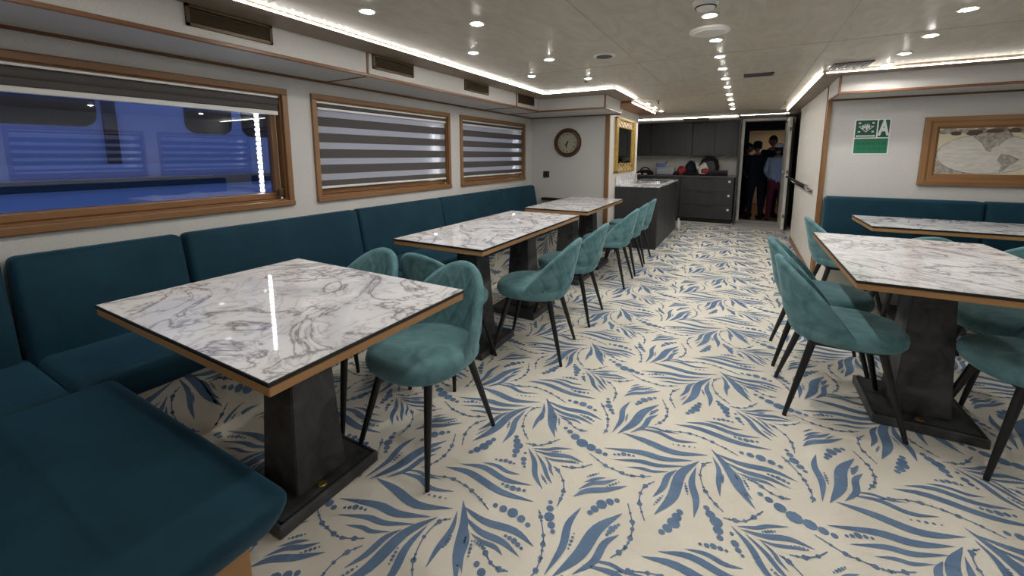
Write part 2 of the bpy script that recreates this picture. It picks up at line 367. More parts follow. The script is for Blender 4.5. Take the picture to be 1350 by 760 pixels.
# partition trims
n = [0]
def trim(mat, x0, x1, y0, y1, z0, z1, label):
    n[0] += 1
    return struct(bx('trim_%d' % n[0], mat, x0, x1, y0, y1, z0, z1, rad=.003, seg=1), label, 'trim')
trim('oak_z', XP-.022, XP+.012, YS-.022, YS+.03, 0, 1.79, 'oak corner post between partition and sign wall')
trim('trim_wood', XP-.008, XP, YS+.16, YS+.185, 0, 1.95, 'thin dark wood strip on the partition')
trim('oak', XP-.012, XP, YS+.03, 7.35, 0, .07, 'oak skirting along the partition foot')
trim('oak_z', XM-.035, XM+.02, YC-.02, YC+.012, 0, 1.80, 'oak post at the end of the clock wall')
trim('vinyl_grey', -.1, .66, 8.15, YB, 0, .004, 'grey threshold sheet before the doorway')
# kitchen tiles on the back wall
for i in range(9):
    for j in range(3):
        x0 = -2.19+i*.237; z0 = .905+j*.122
        bx('tile', 'tile_white', x0+.002, x0+.235, YB-.008, YB, z0+.002, z0+.120, parent=wall_back)
# soffits
sof = struct(bx('trim_soffit_left', 'soffit_paper', XL, -2.22, YF, 4.64, 1.80, 1.95), 'papered boxed soffit above the windows', 'soffit')
sof2 = struct(bx('trim_soffit_clock', 'soffit_paper', XL, -1.40, 4.64, YC, 1.80, 1.95), 'papered boxed soffit above the clock wall', 'soffit')
sof3 = struct(bx('trim_soffit_sign', 'soffit_paper', XP-.01, XR, 4.52, YS, 1.79, 1.94), 'papered boxed soffit above the framed map', 'soffit')
def wood_strip(par, x0, x1, y0, y1, z0, z1, mat='trim_wood'): bx('wood_strip', mat, x0, x1, y0, y1, z0, z1, parent=par, rad=.003, seg=1)
wood_strip(sof, -2.228, -2.21, YF, 4.64, 1.795, 1.815); wood_strip(sof, XL, XL+.012, YF, YC-.012, 1.785, 1.802)
for y in (2.0, 4.06):
    wood_strip(sof, -2.23, -2.212, y, y+.018, 1.815, 1.95); wood_strip(sof, XL, -2.23, y, y+.014, 1.794, 1.80)
wood_strip(sof2, -2.23, -1.392, 4.628, 4.646, 1.795, 1.815); wood_strip(sof2, -1.405, -1.389, 4.628, YC, 1.795, 1.815); wood_strip(sof2, -1.408, -1.39, 4.628, 4.646, 1.815, 1.95)
wood_strip(sof2, XL+.012, -1.40, YC-.012, YC, 1.785, 1.80); wood_strip(sof2, -1.405, -1.39, YC-.02, YC, 1.80, 1.95)
wood_strip(sof2, XL, -2.22, 4.632, 4.646, 1.794, 1.80)
wood_strip(sof3, XP-.015, XR, 4.508, 4.526, 1.785, 1.805); wood_strip(sof3, XP-.018, XP, 4.508, 4.526, 1.80, 1.94); wood_strip(sof3, XP, XR, YS-.012, YS, 1.775, 1.79); wood_strip(sof3, XP-.018, XP, 4.526, YS-.025, 1.785, 1.80)
struct(bx('trim_ledge_left', 'ledge_brown', XL, -2.0, YF, 4.30, 1.95, ZC), 'brown light ledge running above the windows', 'ledge')
struct(bx('trim_ledge_clock', 'ledge_brown', XL, -1.20, 4.30, 5.28, 1.95, ZC), 'brown light ledge turning above the clock', 'ledge')
struct(bx('trim_ledge_island', 'trim_wood', XM, -1.28, 5.34, 7.0, 1.925, ZC), 'dark wood ledge above the gold mirror', 'ledge')
struct(bx('trim_ledge_sign', 'ledge_brown', .53, XR, 4.36, YS+.1, 1.94, ZC), 'brown light ledge above the framed map', 'ledge')
struct(bx('trim_ledge_partition', 'ledge_brown', .53, XP+.1, YS+.1, 7.7, 1.94, ZC), 'brown light ledge above the partition', 'ledge')
bulk = struct(bx('trim_bulkhead', 'white_paint', -2.2, -.12, 8.40, YB, 1.927, ZC), 'white bulkhead above the wall cabinets', 'bulkhead')
# ------------------------------------------------------------------ LED strips
def led_strip(name, label, p0, p1, normal, h=.012, pitch=.045, cat='light strip', tape='led_line'):
    a, b = Vector(p0), Vector(p1); nrm = Vector(normal).normalized(); u = (b-a).normalized(); w_ = nrm.cross(u)
    L = (b-a).length; t = thing(name, label, cat, a)
    def slab(s0, s1, h0, t0, t1, mb):
        mb.add([a+u*s+w_*q+nrm*k for k in (t0, t1) for q in (-h0, h0) for s in (s0, s1)], [(0, 2, 3, 1), (4, 5, 7, 6), (0, 1, 5, 4), (1, 3, 7, 5), (3, 2, 6, 7), (2, 0, 4, 6)])
    mb = MB(); slab(0, L, h/2, 0, .003, mb); build(mb, 'tape', tape, t)
    mb = MB(); k = pitch/2
    while k < L: slab(k-.0045-h*.06, k+.0045+h*.06, h*.36, .003, .006, mb); k += pitch
    o = build(mb, 'diodes', 'led_bead', t); o['kind'] = 'stuff'
    return t
led_strip('led_strip', 'long bright light strip on the ledge above the windows', (-2.0, YF+.02, 1.956), (-2.0, 4.285, 1.956), (1, 0, 0), .009)
led_strip('led_strip', 'bright light strip on the ledge above the clock', (-1.985, 4.30, 1.956), (-1.20, 4.30, 1.956), (0, -1, 0), .009)
led_strip('led_strip', 'short light strip turning the corner right of the clock soffit', (-1.20, 4.32, 1.956), (-1.20, 5.27, 1.956), (1, 0, 0), .009)
led_strip('led_strip', 'short light strip on the wood ledge above the gold mirror', (-1.28, 5.40, 1.94), (-1.28, 6.95, 1.94), (1, 0, 0), .009)
led_strip('led_strip', 'light strip across the top of the kitchen wall cabinets', (-2.18, 8.40, 1.960), (-.14, 8.40, 1.960), (0, -1, 0), .008)
led_strip('led_strip', 'light strip on the ledge above the framed map', (.55, 4.36, 1.947), (XR-.02, 4.36, 1.947), (0, -1, 0), .008)
led_strip('led_strip', 'slanting light strip on the ledge above the partition', (.53, 4.38, 1.947), (.53, 7.68, 1.947), (-1, 0, 0), .008)
led_strip('led_strip', 'light strip across the ceiling before the doorway', (-.10, 8.40, ZC), (.60, 8.36, ZC), (0, 0, -1), .012)
# ------------------------------------------------------------------ downlights and ceiling fittings
proto = {}
def downlight(x, y, label, group):
    t = thing('downlight', label, 'ceiling light', (x, y, ZC), group)
    if not proto:
        mb = MB(); mb.lathe([(.030, 0), (.043, 0), (.043, -.004), (.036, -.007), (.030, -.003)], 24); proto['ring'] = build(mb, 'ring', 'white', t, True, False)
        mb = MB(); mb.lathe([(.026, -.001), (.024, -.005), (.016, -.009), (.0, -.011)], 20); proto['lens'] = build(mb, 'lens', 'lamp_lens', t, True, False)
    else:
        for k in ('ring', 'lens'):
            c = proto[k].copy(); COL.objects.link(c); c.parent = t; c.location = (0, 0, 0)
k = .959
rowA = [(-1.34, 2.0), (-1.34, 2.98), (-1.34, 3.87)]; rowB = [(-1.711, 1.562), (-1.724, 2.524), (-1.75, 3.50)]
for i, (x, y) in enumerate(rowA): downlight(x*k, y*k, ['nearest', 'middle', 'farthest'][i]+' downlight of the aisle-side row over the window tables', 'downlights over the window tables')
for i, (x, y) in enumerate(rowB): downlight(x*k, y*k, ['nearest', 'middle', 'farthest'][i]+' downlight of the wall-side row over the window tables', 'downlights over the window tables')
rowC = [2.488, 3.02, 3.522, 4.01, 4.523, 5.065, 5.691, 6.228, 6.778, 7.429]
for i, y in enumerate(rowC): downlight(-.205*k, y*k, ORD[i]+' downlight from the viewer in the long centre ceiling row', 'downlights in the centre row')
for i, (x, y) in enumerate([(.934, 3.028), (.948, 3.561), (.962, 4.086), (.962, 4.50)]): downlight(x*k, y*k, ORD[i]+' downlight from the viewer over the right-hand table', 'downlights over the right tables')
for i, (x, y) in enumerate([(-1.19, 5.9), (-1.19, 6.4), (-1.19, 6.95)]): downlight(x, y, ORD[i]+' small downlight above the dark kitchen island', 'downlights above the island')
for i, (x, y) in enumerate([(-1.5, .5), (-.2, .6), (-.2, 1.6), (1.0, .8), (1.0, 1.9), (2.3, .8), (2.3, 2.2), (2.3, 3.5), (-1.5, -.6), (1.0, -.6)]): downlight(x, y, ORD[i]+' of the downlights above and behind the viewpoint, outside the picture', 'downlights out of view')
def fixture(name, label, cat, x, y, parts):
    x, y = x*.92, y*.92
    t = thing(name, label, cat, (x, y, ZC))
    for pn, prof, mat in parts:
        mb = MB(); mb.lathe(prof, 28); build(mb, pn, mat, t, 'auto', False)
    return t
fixture('smoke_detector', 'white domed smoke detector at the top edge of the picture', 'detector', -.217, 2.37, [('base', [(.055, 0), (.055, -.012), (.0, -.012)], 'white'), ('dome', [(.042, -.012), (.045, -.022), (.035, -.036), (0, -.038)], 'white'), ('slot', [(.046, -.024), (.046, -.028), (.0, -.028)], 'black')])
fixture('ceiling_speaker', 'round flat white ceiling speaker between the first centre lamps', 'speaker', -.235, 2.90, [('rim', [(.105, 0), (.105, -.010), (.088, -.016), (0, -.016)], 'white'), ('grille', [(.082, -.016), (.08, -.019), (0, -.020)], 'white_paint')])
fixture('round_grille', 'round grey ceiling grille above the second table', 'vent', -.985, 3.21, [('rim', [(.075, 0), (.075, -.006), (.058, -.008), (0, -.008)], 'white'), ('mesh', [(.056, -.008), (.056, -.011), (0, -.011)], 'boat_grey')])
for x, y, l in [(-1.40, 3.98, 'small brass sprinkler head in front of the clock soffit'), (-1.09, 6.13, 'small dark sprinkler head near the kitchen island'), (.47, 7.2, 'small dark sprinkler head before the doorway')]:
    fixture('sprinkler', l, 'sprinkler', x, y, [('plate', [(.022, 0), (.022, -.004), (0, -.004)], 'bronze'), ('stem', [(.006, -.004), (.006, -.04), (0, -.04)], 'bronze'), ('deflector', [(.013, -.04), (.013, -.043), (0, -.043)], 'bronze')])
def ceiling_vent(name, label, x0, x1, y0, y1, mat, nsl):
    t = thing(name, label, 'vent', ((x0+x1)/2, (y0+y1)/2, ZC))
    mb = MB(); z = ZC; b = .015
    for q in [(x0, x1, y0, y0+b), (x0, x1, y1-b, y1), (x0, x0+b, y0, y1), (x1-b, x1, y0, y1)]: mb.box(*q, z-.008, z)
    build(mb, 'frame', mat, t); bx('backing', 'black', x0, x1, y0, y1, z-.002, z, parent=t)
    for i in range(nsl):
        x = x0+b+(x1-x0-2*b)*(i+.5)/nsl; bx('slat', mat, x-.004, x+.004, y0+b, y1-b, z-.008, z-.002, parent=t)
ceiling_vent('ceiling_vent', 'narrow grey slatted vent in the middle of the ceiling', -.05, .175, 4.22, 4.36, 'boat_grey', 12)
ceiling_vent('ceiling_vent', 'grey slatted ceiling vent tucked behind the right light strip',   .56, .80, 4.08, 4.33, 'boat_grey', 9)
# soffit vents
for i, (y0, y1) in enumerate([(.98, 1.37), (2.05, 2.44), (3.10, 3.49), (4.11, 4.49)]):
    t = thing('soffit_vent', ['largest and nearest', 'second nearest', 'third nearest', 'farthest and smallest'][i]+' bronze slatted air vent on the window soffit', 'vent', (-2.22, (y0+y1)/2, 1.86), 'bronze vents on the window soffit')
    z0, z1, x, b = 1.855, 1.949, -2.22, .014; mb = MB()
    for q in [(y0, y1, z0, z0+b), (y0, y1, z1-b, z1), (y0, y0+b, z0, z1), (y1-b, y1, z0, z1)]: mb.box(x, x+.012, *q)
    build(mb, 'frame', 'bronze', t); bx('backing', 'black', x, x+.002, y0, y1, z0, z1, parent=t)
    for j in range(7):
        z = z0+b+(z1-z0-2*b)*(j+.5)/7
        mb = MB(); mb.add([(x+.002, y0+b, z+.005), (x+.002, y1-b, z+.005), (x+.011, y1-b, z-.004), (x+.011, y0+b, z-.004), (x+.002, y0+b, z+.002), (x+.002, y1-b, z+.002), (x+.010, y1-b, z-.007), (x+.010, y0+b, z-.007)],
                          [(0, 1, 2, 3), (7, 6, 5, 4), (0, 4, 5, 1), (3, 2, 6, 7), (0, 3, 7, 4), (1, 5, 6, 2)]); build(mb, 'slat', 'bronze', t)
t = thing('bulkhead_vent', 'brown vent box in the bulkhead above the wall cabinets', 'vent', (-.83, 8.4, 1.9))
mb = MB(); mb.box(-1.03, -.60, 8.36, 8.40, 1.90, 1.952); build(mb, 'box', 'bronze', t)
for j in range(4): bx('slat', 'bronze', -1.02, -.61, 8.352, 8.36, 1.905+j*.012, 1.911+j*.012, parent=t)
# ------------------------------------------------------------------ windows and blinds
def window(idx, y0, y1, xw, sx, strip_label, blind, blind_label):
    # xw = inner wall face, sx = +1 when the room lies toward +x
    t = sempty('window_%d' % idx, strip_label[0], 'window', (xw, (y0+y1)/2, WZ[0]))
    X = lambda a: xw+sx*a
    def b3(nm, mat, a0, a1, *q, par=t, rad=0.0):
        lo, hi = sorted((X(a0), X(a1))); return bx(nm, mat, lo, hi, *q, parent=par, rad=rad, seg=2)
    z0, z1, c = *WZ, .038
    b3('casing_top', 'oak', -.005, .018, y0, y1, z1-c, z1, rad=.005); b3('casing_bottom', 'oak', -.005, .024, y0, y1, z0, z0+c, rad=.005)
    b3('casing_left', 'oak_z', -.005, .018, y0, y0+c, z0+c, z1-c, rad=.005); b3('casing_right', 'oak_z', -.005, .018, y1-c, y1, z0+c, z1-c, rad=.005)
    i = .035; d0 = -.15
    b3('reveal_top', 'oak', d0, -.005, y0+i, y1-i, z1-i-.012, z1-i); b3('reveal_bottom', 'oak', d0, -.005, y0+i, y1-i, z0+i, z0+i+.012)
    b3('reveal_left', 'oak_z', d0, -.005, y0+i, y0+i+.012, z0+i+.012, z1-i-.012); b3('reveal_right', 'oak_z', d0, -.005, y1-i-.012, y1-i, z0+i+.012, z1-i-.012)
    # sash
    s = .042; ya, yb, za, zb = y0+i+.012, y1-i-.012, z0+i+.012, z1-i-.012
    b3('sash_bottom', 'oak', -.10, -.045, ya, yb, za, za+s, rad=.008); b3('sash_top', 'oak', -.10, -.045, ya, yb, zb-s, zb, rad=.008)
    b3('sash_left', 'oak_z', -.10, -.045, ya, ya+s, za+s, zb-s, rad=.008); b3('sash_right', 'oak_z', -.10, -.045, yb-s, yb, za+s, zb-s, rad=.008)
    b3('glass_pane', 'window_glass', -.080, -.074, ya+s, yb-s, za+s, zb-s)
    ys = y1-.15
    led_strip('window_led_strip', strip_label[1], (X(-.088), ys, za+s+.004), (X(-.088), ys, zb-.09), (.25*sx, -1, 0), .036, .030, tape='white')
    # blind
    bl = thing('zebra_blind', blind_label, 'blind', (X(-.02), (y0+y1)/2, zb), 'striped roller blinds')
    b3('headrail', 'white', -.038, -.004, ya+.004, yb-.004, zb-.012, zb-.001, par=bl)
    def roll(rad, zc, mat='blind_grey'):
        mb = MB(); mb.tube([(X(-.02), ya+.01, zc), (X(-.02), yb-.01, zc)], rad, 14); build(mb, 'roller', mat, bl, 'auto')
    if blind:
        roll(.013, zb-.026)
        b3('fascia_rail', 'white', -.012, -.002, ya+.006, yb-.006, zb-.058, zb-.040, par=bl, rad=.003)
        z = zb-.058; first = True
        for j in range(5):
            b3('sheer_band', 'sheer', -.0185, -.018, ya+.008, yb-.008, z-.047, z, par=bl); z -= .047
            h = .067 if j < 4 else .042
            b3('opaque_band', 'blind_grey', -.0190, -.0178, ya+.008, yb-.008, z-h, z, par=bl); z -= h
        b3('bottom_bar', 'white', -.026, -.010, ya+.008, yb-.008, z-.018, z, par=bl, rad=.005)
        zend = z-.018
    else:
        roll(.026, zb-.040)
        b3('hanging_fabric', 'blind_grey', -.030, -.006, ya+.008, yb-.008, zb-.095, zb-.045, par=bl, rad=.008)
        b3('bottom_bar', 'white', -.030, -.006, ya+.008, yb-.008, zb-.122, zb-.095, par=bl, rad=.005)
        mb = MB(); mb.tube([(X(-.01), yb-.03, zb-.03), (X(-.01), yb-.03, za+.03)], .002, 6); build(mb, 'pull_chain', 'chrome', bl)
        b3('chain_holder', 'bronze', -.02, -.005, yb-.045, yb-.015, za+.02, za+.07, par=bl, rad=.004)
    mb = MB(); mb.lathe([(.007, 0), (.007, .012), (0, .012)], 10, Matrix.Translation((X(-.006), yb-.03, za+.001))); build(mb, 'stop_bead', 'white', bl)
wl = ['nearest', 'middle', 'farthest']
for i, (a, b) in enumerate(WIN):
    window(i+1, a, b, XL, 1, (wl[i]+' oak-framed window above the dark teal bench', 'upright light strip inside the %s bench-side window' % wl[i]), i > 0,
           'rolled-up grey blind at the top of the nearest window' if i == 0 else 'lowered grey striped blind in the %s bench-side window' % wl[i])
for i, (a, b) in enumerate(SWIN[1:]):
    window(i+4, a, b, XR, -1, (['left', 'right'][i]+' oak-framed window reflected in the nearest pane', 'upright light strip in the %s reflected window' % ['left', 'right'][i]), True,
           'lowered striped blind in the %s reflected window' % ['left', 'right'][i])
# vessel moored outside
v = thing('neighbour_boat', 'blue-lit white boat with dark windows seen through the nearest pane', 'boat', (-6, 3, -1))
bx('hull', 'boat_white', -6.3, -5.6, -4, 12, -1, 1.2, parent=v); bx('cabin_wall', 'boat_white', -6.3, -5.75, -4, 12, 1.2, 3.4, parent=v)
def rounded(y0, y1, z0, z1, r_, n=6):
    P = []
    for cy_, cz_, a0 in [(y1-r_, z0+r_, -90), (y1-r_, z1-r_, 0), (y0+r_, z1-r_, 90), (y0+r_, z0+r_, 180)]:
        for q in range(n+1): a = R_(a0+90*q/n); P.append((cy_+r_*math.cos(a), cz_+r_*math.sin(a)))
    return P
for y0, y1, z0, z1 in [(.3, 1.66, 1.57, 2.6), (2.42, 2.93, 1.55, 2.6), (3.05, 3.6, 1.53, 2.6)]:
    mb = MB(); mb.prism(rounded(y0, y1, z0, z1, .12), lambda a, b_, t_: (t_, a, b_), -5.76, -5.735); build(mb, 'cabin_window', 'boat_glass', v)
bx('rubbing_strake', 'boat_grey', -5.6, -5.55, -4, 12, .95, 1.05, parent=v); bx('door_post', 'boat_grey', -5.75, -5.70, 1.70, 1.80, 1.2, 3.0, parent=v)
# ------------------------------------------------------------------ benches
TOPX = lambda z: 0
def lean_left(co):
    return Vector((co.x - max(0, co.z-.45)*.20*(1 if co.x > -2.6 else 0), co.y, co.z))
bench = thing('banquette_bench', 'long dark teal velvet bench running below the windows', 'bench', (-2.3, 2.8, 0))
pl = bx('plinth', 'carpet', XL+.02, -2.09, -.05, YC-.02, 0, .325, parent=bench, label='bench plinth covered in the floor carpet')
def keep_all(q): return True
V0 = lambda a, b_: (-2.0888, a, b_)
pat = pattern_mesh('plinth_pattern', pl, (.3, 5.2), (.01, .31), V0, keep_all)
pat.parent = pl; pat.location = (0, 0, 0)
for y0, y1 in [(.43, 1.02), (1.02, 2.15), (2.15, 3.15), (3.15, 4.30), (4.30, 5.20)]:
    mb = MB(); mb.rbox(-2.56, -2.032, y0+.002, y1-.002, .325, .45, .035, 4); build(mb, 'seat_cushion', 'velvet_dark', bench, True)
for y0, y1 in [(-.08, .40), (.415, 1.01), (1.02, 2.145), (2.15, 3.148), (3.15, 4.30), (4.30, 5.22)]:
    mb = MB(); mb.rbox(XL+.005, -2.47, y0+.002, y1-.002, .40, .865, .028, 4, lean_left); build(mb, 'backrest_cushion', 'velvet_dark', bench, True)
mb = MB(); mb.rbox(-2.56, -2.035, -.02, .425, .325, .45, .035, 4); build(mb, 'corner_cushion', 'velvet_dark', bench, True)
nb = thing('end_bench', 'dark teal velvet bench seat in the near left corner', 'bench', (-1.45, .3, 0))
mb = MB(); mb.rbox(-2.03, -.90, .03, .55, .318, .455, .055, 6, lambda co: Vector((co.x-(.455-co.z)*.55*(1 if co.x > -1.4 else 0), co.y-(.455-co.z)*.25*(1 if co.y > .3 else 0), co.z))); build(mb, 'seat_cushion', 'velvet_dark', nb, True)
bx('base_panel', 'table_oak', -2.0, -1.0, .05, .46, 0, .318, parent=nb, rad=.004, label='oak base panel under the seat')
mb = MB(); mb.rbox(-2.03, -.90, -.12, .03, .315, .86, .03, 4); build(mb, 'backrest_cushion', 'velvet_dark', nb, True)
tag(bx('paper_slip', 'white', -2.41, -2.33, .765, .80, .451, .452), 'small white paper slip on the bench seat beside the nearest table', 'paper')
tag(bx('corner_shelf', 'black', -2.46, -2.08, 5.228, 5.312, .66, .69, rad=.003), 'small black shelf at the far end of the window bench', 'shelf')
rb = thing('wall_bench', 'dark teal velvet bench below the green sign and framed map', 'bench', (1.7, 4.7, 0))
bx('plinth', 'carpet', XP+.01, XR-.02, 4.42, YS-.01, 0, .325, parent=rb)
for x0, x1 in [(.70, 1.76), (1.77, 2.7), (2.71, 3.46)]:
    mb = MB(); mb.rbox(x0, x1, 4.36, 4.86, .325, .45, .035, 4); build(mb, 'seat_cushion', 'velvet_dark', rb, True)
    mb = MB(); mb.rbox(x0, x1, 4.82, YS-.005, .40, .885, .028, 4); build(mb, 'backrest_cushion', 'velvet_dark', rb, True)
sb = thing('side_bench', 'dark teal bench on the far right side, seen in the window reflection', 'bench', (3.2, 2, 0))
bx('plinth', 'carpet', 3.0, XR-.02, -.5, 4.3, 0, .325, parent=sb)
mb = MB(); mb.rbox(2.92, 3.36, -.5, 4.3, .325, .45, .035, 4); build(mb, 'seat_cushion', 'velvet_dark', sb, True)
for y0, y1 in [(-.5, 1.1), (1.11, 2.7), (2.71, 4.3)]:
    mb = MB(); mb.rbox(3.34, XR-.01, y0, y1, .40, .865, .028, 4); build(mb, 'backrest_cushion', 'velvet_dark', sb, True)
# ------------------------------------------------------------------ tables
def table(label, x0, x1, y0, y1, peds, base=(.20, .21), rot=0):
    cx, cy = (x0+x1)/2, (y0+y1)/2
    t = thing('marble_table', label, 'table', (cx, cy, 0), 'marble-topped tables')
    ax, ay = (x1-x0)/2, (y1-y0)/2
    def P(mb, nm, mat, sm=False): return build(mb, nm, mat, t, sm, world=False)
    mb = MB(); mb.box(-ax+.003, ax-.003, -ay+.003, ay-.003, .758, .7605); P(mb, 'marble_top', 'marble')
    mb = MB(); mb.rbox(-ax, ax, -ay, ay, .749, .7597, .001, 1); P(mb, 'black_edge', 'black')
    mb = MB(); mb.rbox(-ax+.003, ax-.003, -ay+.003, ay-.003, .722, .749, .003, 1); P(mb, 'wood_edge', 'table_oak')
    for px, py in peds:
        px -= cx; py -= cy; bw, bd = base
        mb = MB(); mb.rbox(px-bw, px+bw, py-bd, py+bd, 0, .045, .006, 2); b_ = P(mb, 'pedestal_base', 'slate')
        mb = MB()
        for q in [(-bw+.012, bw-.012, -bd+.012, -bd+.02), (-bw+.012, bw-.012, bd-.02, bd-.012), (-bw+.012, -bw+.02, -bd+.012, bd-.012), (bw-.02, bw-.012, -bd+.012, bd-.012)]:
            mb.box(px+q[0], px+q[1], py+q[2], py+q[3], .045, .047)
        o = build(mb, 'rim', 'slate_edge', b_, False, False)
        mb = MB(); a, c = .105, .072
        bm = bmesh.new(); vv = [bm.verts.new((px+sx*k_, py+sy*k_, z)) for k_, z in ((a, .045), (c, .722)) for sx, sy in ((-1, -1), (1, -1), (1, 1), (-1, 1))]
        for q in ((3, 2, 1, 0), (4, 5, 6, 7), (0, 1, 5, 4), (1, 2, 6, 5), (2, 3, 7, 6), (3, 0, 4, 7)): bm.faces.new([vv[i] for i in q])
        bmesh.ops.bevel(bm, geom=bm.edges[:], offset=.004, segments=2, affect='EDGES'); bm.verts.index_update()
        mb.add([v_.co[:] for v_ in bm.verts], [[v_.index for v_ in q.verts] for q in bm.faces]); bm.free(); P(mb, 'pedestal_column', 'slate')
        sgn = 1 if cx < 0 else 0
        bxp, byp = (px+bw-.045, py-.02) if sgn else (px-.02, py-bd+.045)
        mb = MB(); mb.lathe([(.017, .045), (.017, .049), (.012, .052), (.009, .049), (0, .049)], 18, Matrix.Translation((bxp, byp, 0))); build(mb, 'bolt_cup', 'brass', b_, True, False)
    return t
table('nearest square marble table beside the corner bench', -1.935, -.907, .487, 1.243, [(-1.432, .885)], (.17, .212))
table('long marble table at the middle bench-side window', -1.885, -1.215, 1.84, 3.36, [(-1.545, 2.225), (-1.545, 2.95)])
table('far marble table in front of the clock wall', -1.885, -1.225, 3.62, 4.90, [(-1.545, 3.95), (-1.545, 4.58)])
table('right-hand marble table with two chairs on the aisle side', .436, 1.24, 2.12, 3.36, [(.815, 2.63)], (.20, .205))
table('right rear marble table in front of the map bench', .842, 2.35, 3.85, 4.50, [(1.25, 4.17), (1.95, 4.17)])
# ------------------------------------------------------------------ chairs (local: faces +y)
def chair_back(quilt_out):
    TH = R_(96); NT, NV = 121, 30; V = []; F = []
    def ztop(th): return .405+.347*max(0.0, math.cos(th/TH*math.pi/2))**.88
    def pos(th, z, off):
        hz = (z-.385)/.40
        rf = .84+.16*min(1, max(0, (z-.385)/.11))**.6
        rx, ry = .238*rf-off, .232*rf-off
        c = math.cos(th)
        return (rx*math.sin(th), -ry*c-.078*max(0, hz)**1.2*max(0, c)**.7, z)
    def groove(th, z):
        s, t_ = th*.235, z-.40
        g = 0
        for sg in (1, -1):
            q = (s+sg*t_*.62)/.098
            dd = abs(q-round(q))*.098
            g = max(g, math.exp(-(dd/.0065)**2))
        return g*.008
    T = .036
    ring = None; nring = 2*(NV+1)+3
    for i in range(NT):
        th = -TH+2*TH*i/(NT-1); zt = ztop(th); zb = .385+.03*(abs(th)/TH)**3
        taper = min(1, (1-abs(th)/TH)*8+.35); tt = T*taper
        ringp = []
        for j in range(NV+1):
            z = zb+(zt-zb)*j/NV; g = groove(th, z) if (quilt_out and .02 < z-zb and z < zt-.015) else 0
            ringp.append(pos(th, z, g))
        for a in (.25, .5, .75):
            ringp.append(pos(th, zt+math.sin(a*math.pi)*.013, tt*a))
        for j in range(NV, -1, -1):
            z = zb+(zt-zb)*j/NV; g = groove(th, z) if (z > .47 and z < zt-.02) else 0
            ringp.append(pos(th, z, tt+g))
        V += ringp
    for i in range(NT-1):
        for j in range(nring):
            a, b = i*nring+j, i*nring+(j+1) % nring
            F.append((a, b, b+nring, a+nring))
    F.append(tuple(range(nring))); F.append(tuple((NT-1)*nring+j for j in range(nring-1, -1, -1)))
    m = MB(); m.add(V, F); return m
def chair_seat():
    m = MB(); n = 48; V = []; F = []
    prof = [(0.0, .386), (.80, .386), (.93, .392), (.985, .41), (1.0, .43), (.985, .448), (.94, .462), (.85, .470), (.6, .476), (.3, .478), (0.0, .479)]
    def sup(a):
        c, s = math.cos(a), math.sin(a); e = 2/2.5
        return math.copysign(abs(c)**e, c)*.222, math.copysign(abs(s)**e, s)*.232+.012
    for r_, z in prof:
        for k_ in range(n):
            x, y = sup(2*math.pi*k_/n); V.append((x*max(r_, .002), (y-.012)*max(r_, .002)+.012, z))
    for i in range(len(prof)-1):
        for k_ in range(n): F.append((i*n+k_, i*n+(k_+1) % n, (i+1)*n+(k_+1) % n, (i+1)*n+k_))
    m.add(V, F); return m
CH = {}
def make_chair(quilt):
    t = bpy.data.objects.new('dining_chair', None); COL.objects.link(t)
    build(chair_seat(), 'seat', 'velvet_teal', t, True, False)
    build(chair_back(quilt), 'backrest', 'velvet_teal', t, True, False)
    m = MB(); m.rbox(-.15, .15, -.15, .15, .365, .39, .005, 1); build(m, 'seat_frame', 'black_metal', t, False, False)
    for sx in (-1, 1):
        for sy in (-1, 1):
            m = MB(); a = Vector((sx*.13, sy*.13, .385)); b = Vector((sx*.198, sy*.226, .008))
            m.tube([a, a.lerp(b, .5), b], [.0175, .0145, .0095], 12); lg = build(m, 'leg', 'black_metal', t, 'auto', False)
            m = MB(); m.tube([b+Vector((0, 0, .004)), b-Vector((0, 0, .008))], .0095, 10); build(m, 'foot_cap', 'rubber', lg, False, False)
    return t
first = {}
def chair(x, y, facing, label, quilt=True):       # facing: direction angle in degrees (0 = +x)
    if quilt not in first: o = make_chair(quilt); first[quilt] = o
    else: o = copy_tree(first[quilt])
    o.location = (x, y, 0); o.rotation_euler = (0, 0, R_(facing-90)); o['label'] = label; o['category'] = 'chair'; o['group'] = 'teal velvet dining chairs'
    return o
chair(-1.165, 1.305, 268, 'teal quilted velvet chair in full view at the far side of the nearest table')
chair(-1.71, 1.33, 272, 'teal velvet chair half hidden behind the nearest table, left of the full-view chair')
chair(-1.50, 1.885, 92, 'teal velvet chair at the near end of the middle table with its back turned')
chair(-1.145, 2.355, 189, 'teal quilted chair nearest the viewer on the aisle side of the middle table')
chair(-1.165, 3.02, 183, 'second teal quilted chair on the aisle side of the middle table')
chair(-1.155, 4.03, 182, 'nearest of three teal chairs on the aisle side of the far table')
chair(-1.165, 4.56, 180, 'middle of three teal chairs on the aisle side of the far table')
chair(-1.18, 5.09, 181, 'last of three teal chairs in the row, beside the kitchen island')
chair(.475, 2.495, 2, 'large teal velvet chair nearest on the aisle side of the right-hand table', False)
chair(.465, 3.02, -1, 'second teal velvet chair on the aisle side of the right-hand table', False)
chair(.775, 4.18, 3, 'teal velvet chair at the end of the right rear table by the partition', False)
chair(1.07, 3.77, 90, 'teal chair whose back top shows behind the middle of the right-hand table', False)
chair(1.55, 3.75, 88, 'teal chair whose back top shows behind the right corner of the right-hand table', False)
chair(1.26, 2.98, 180, 'teal chair on the far right, second from the viewer, mostly under the table', False)
chair(1.12, 2.405, 186, 'teal chair nearest the viewer on the far right side, cut by the picture edge', False)
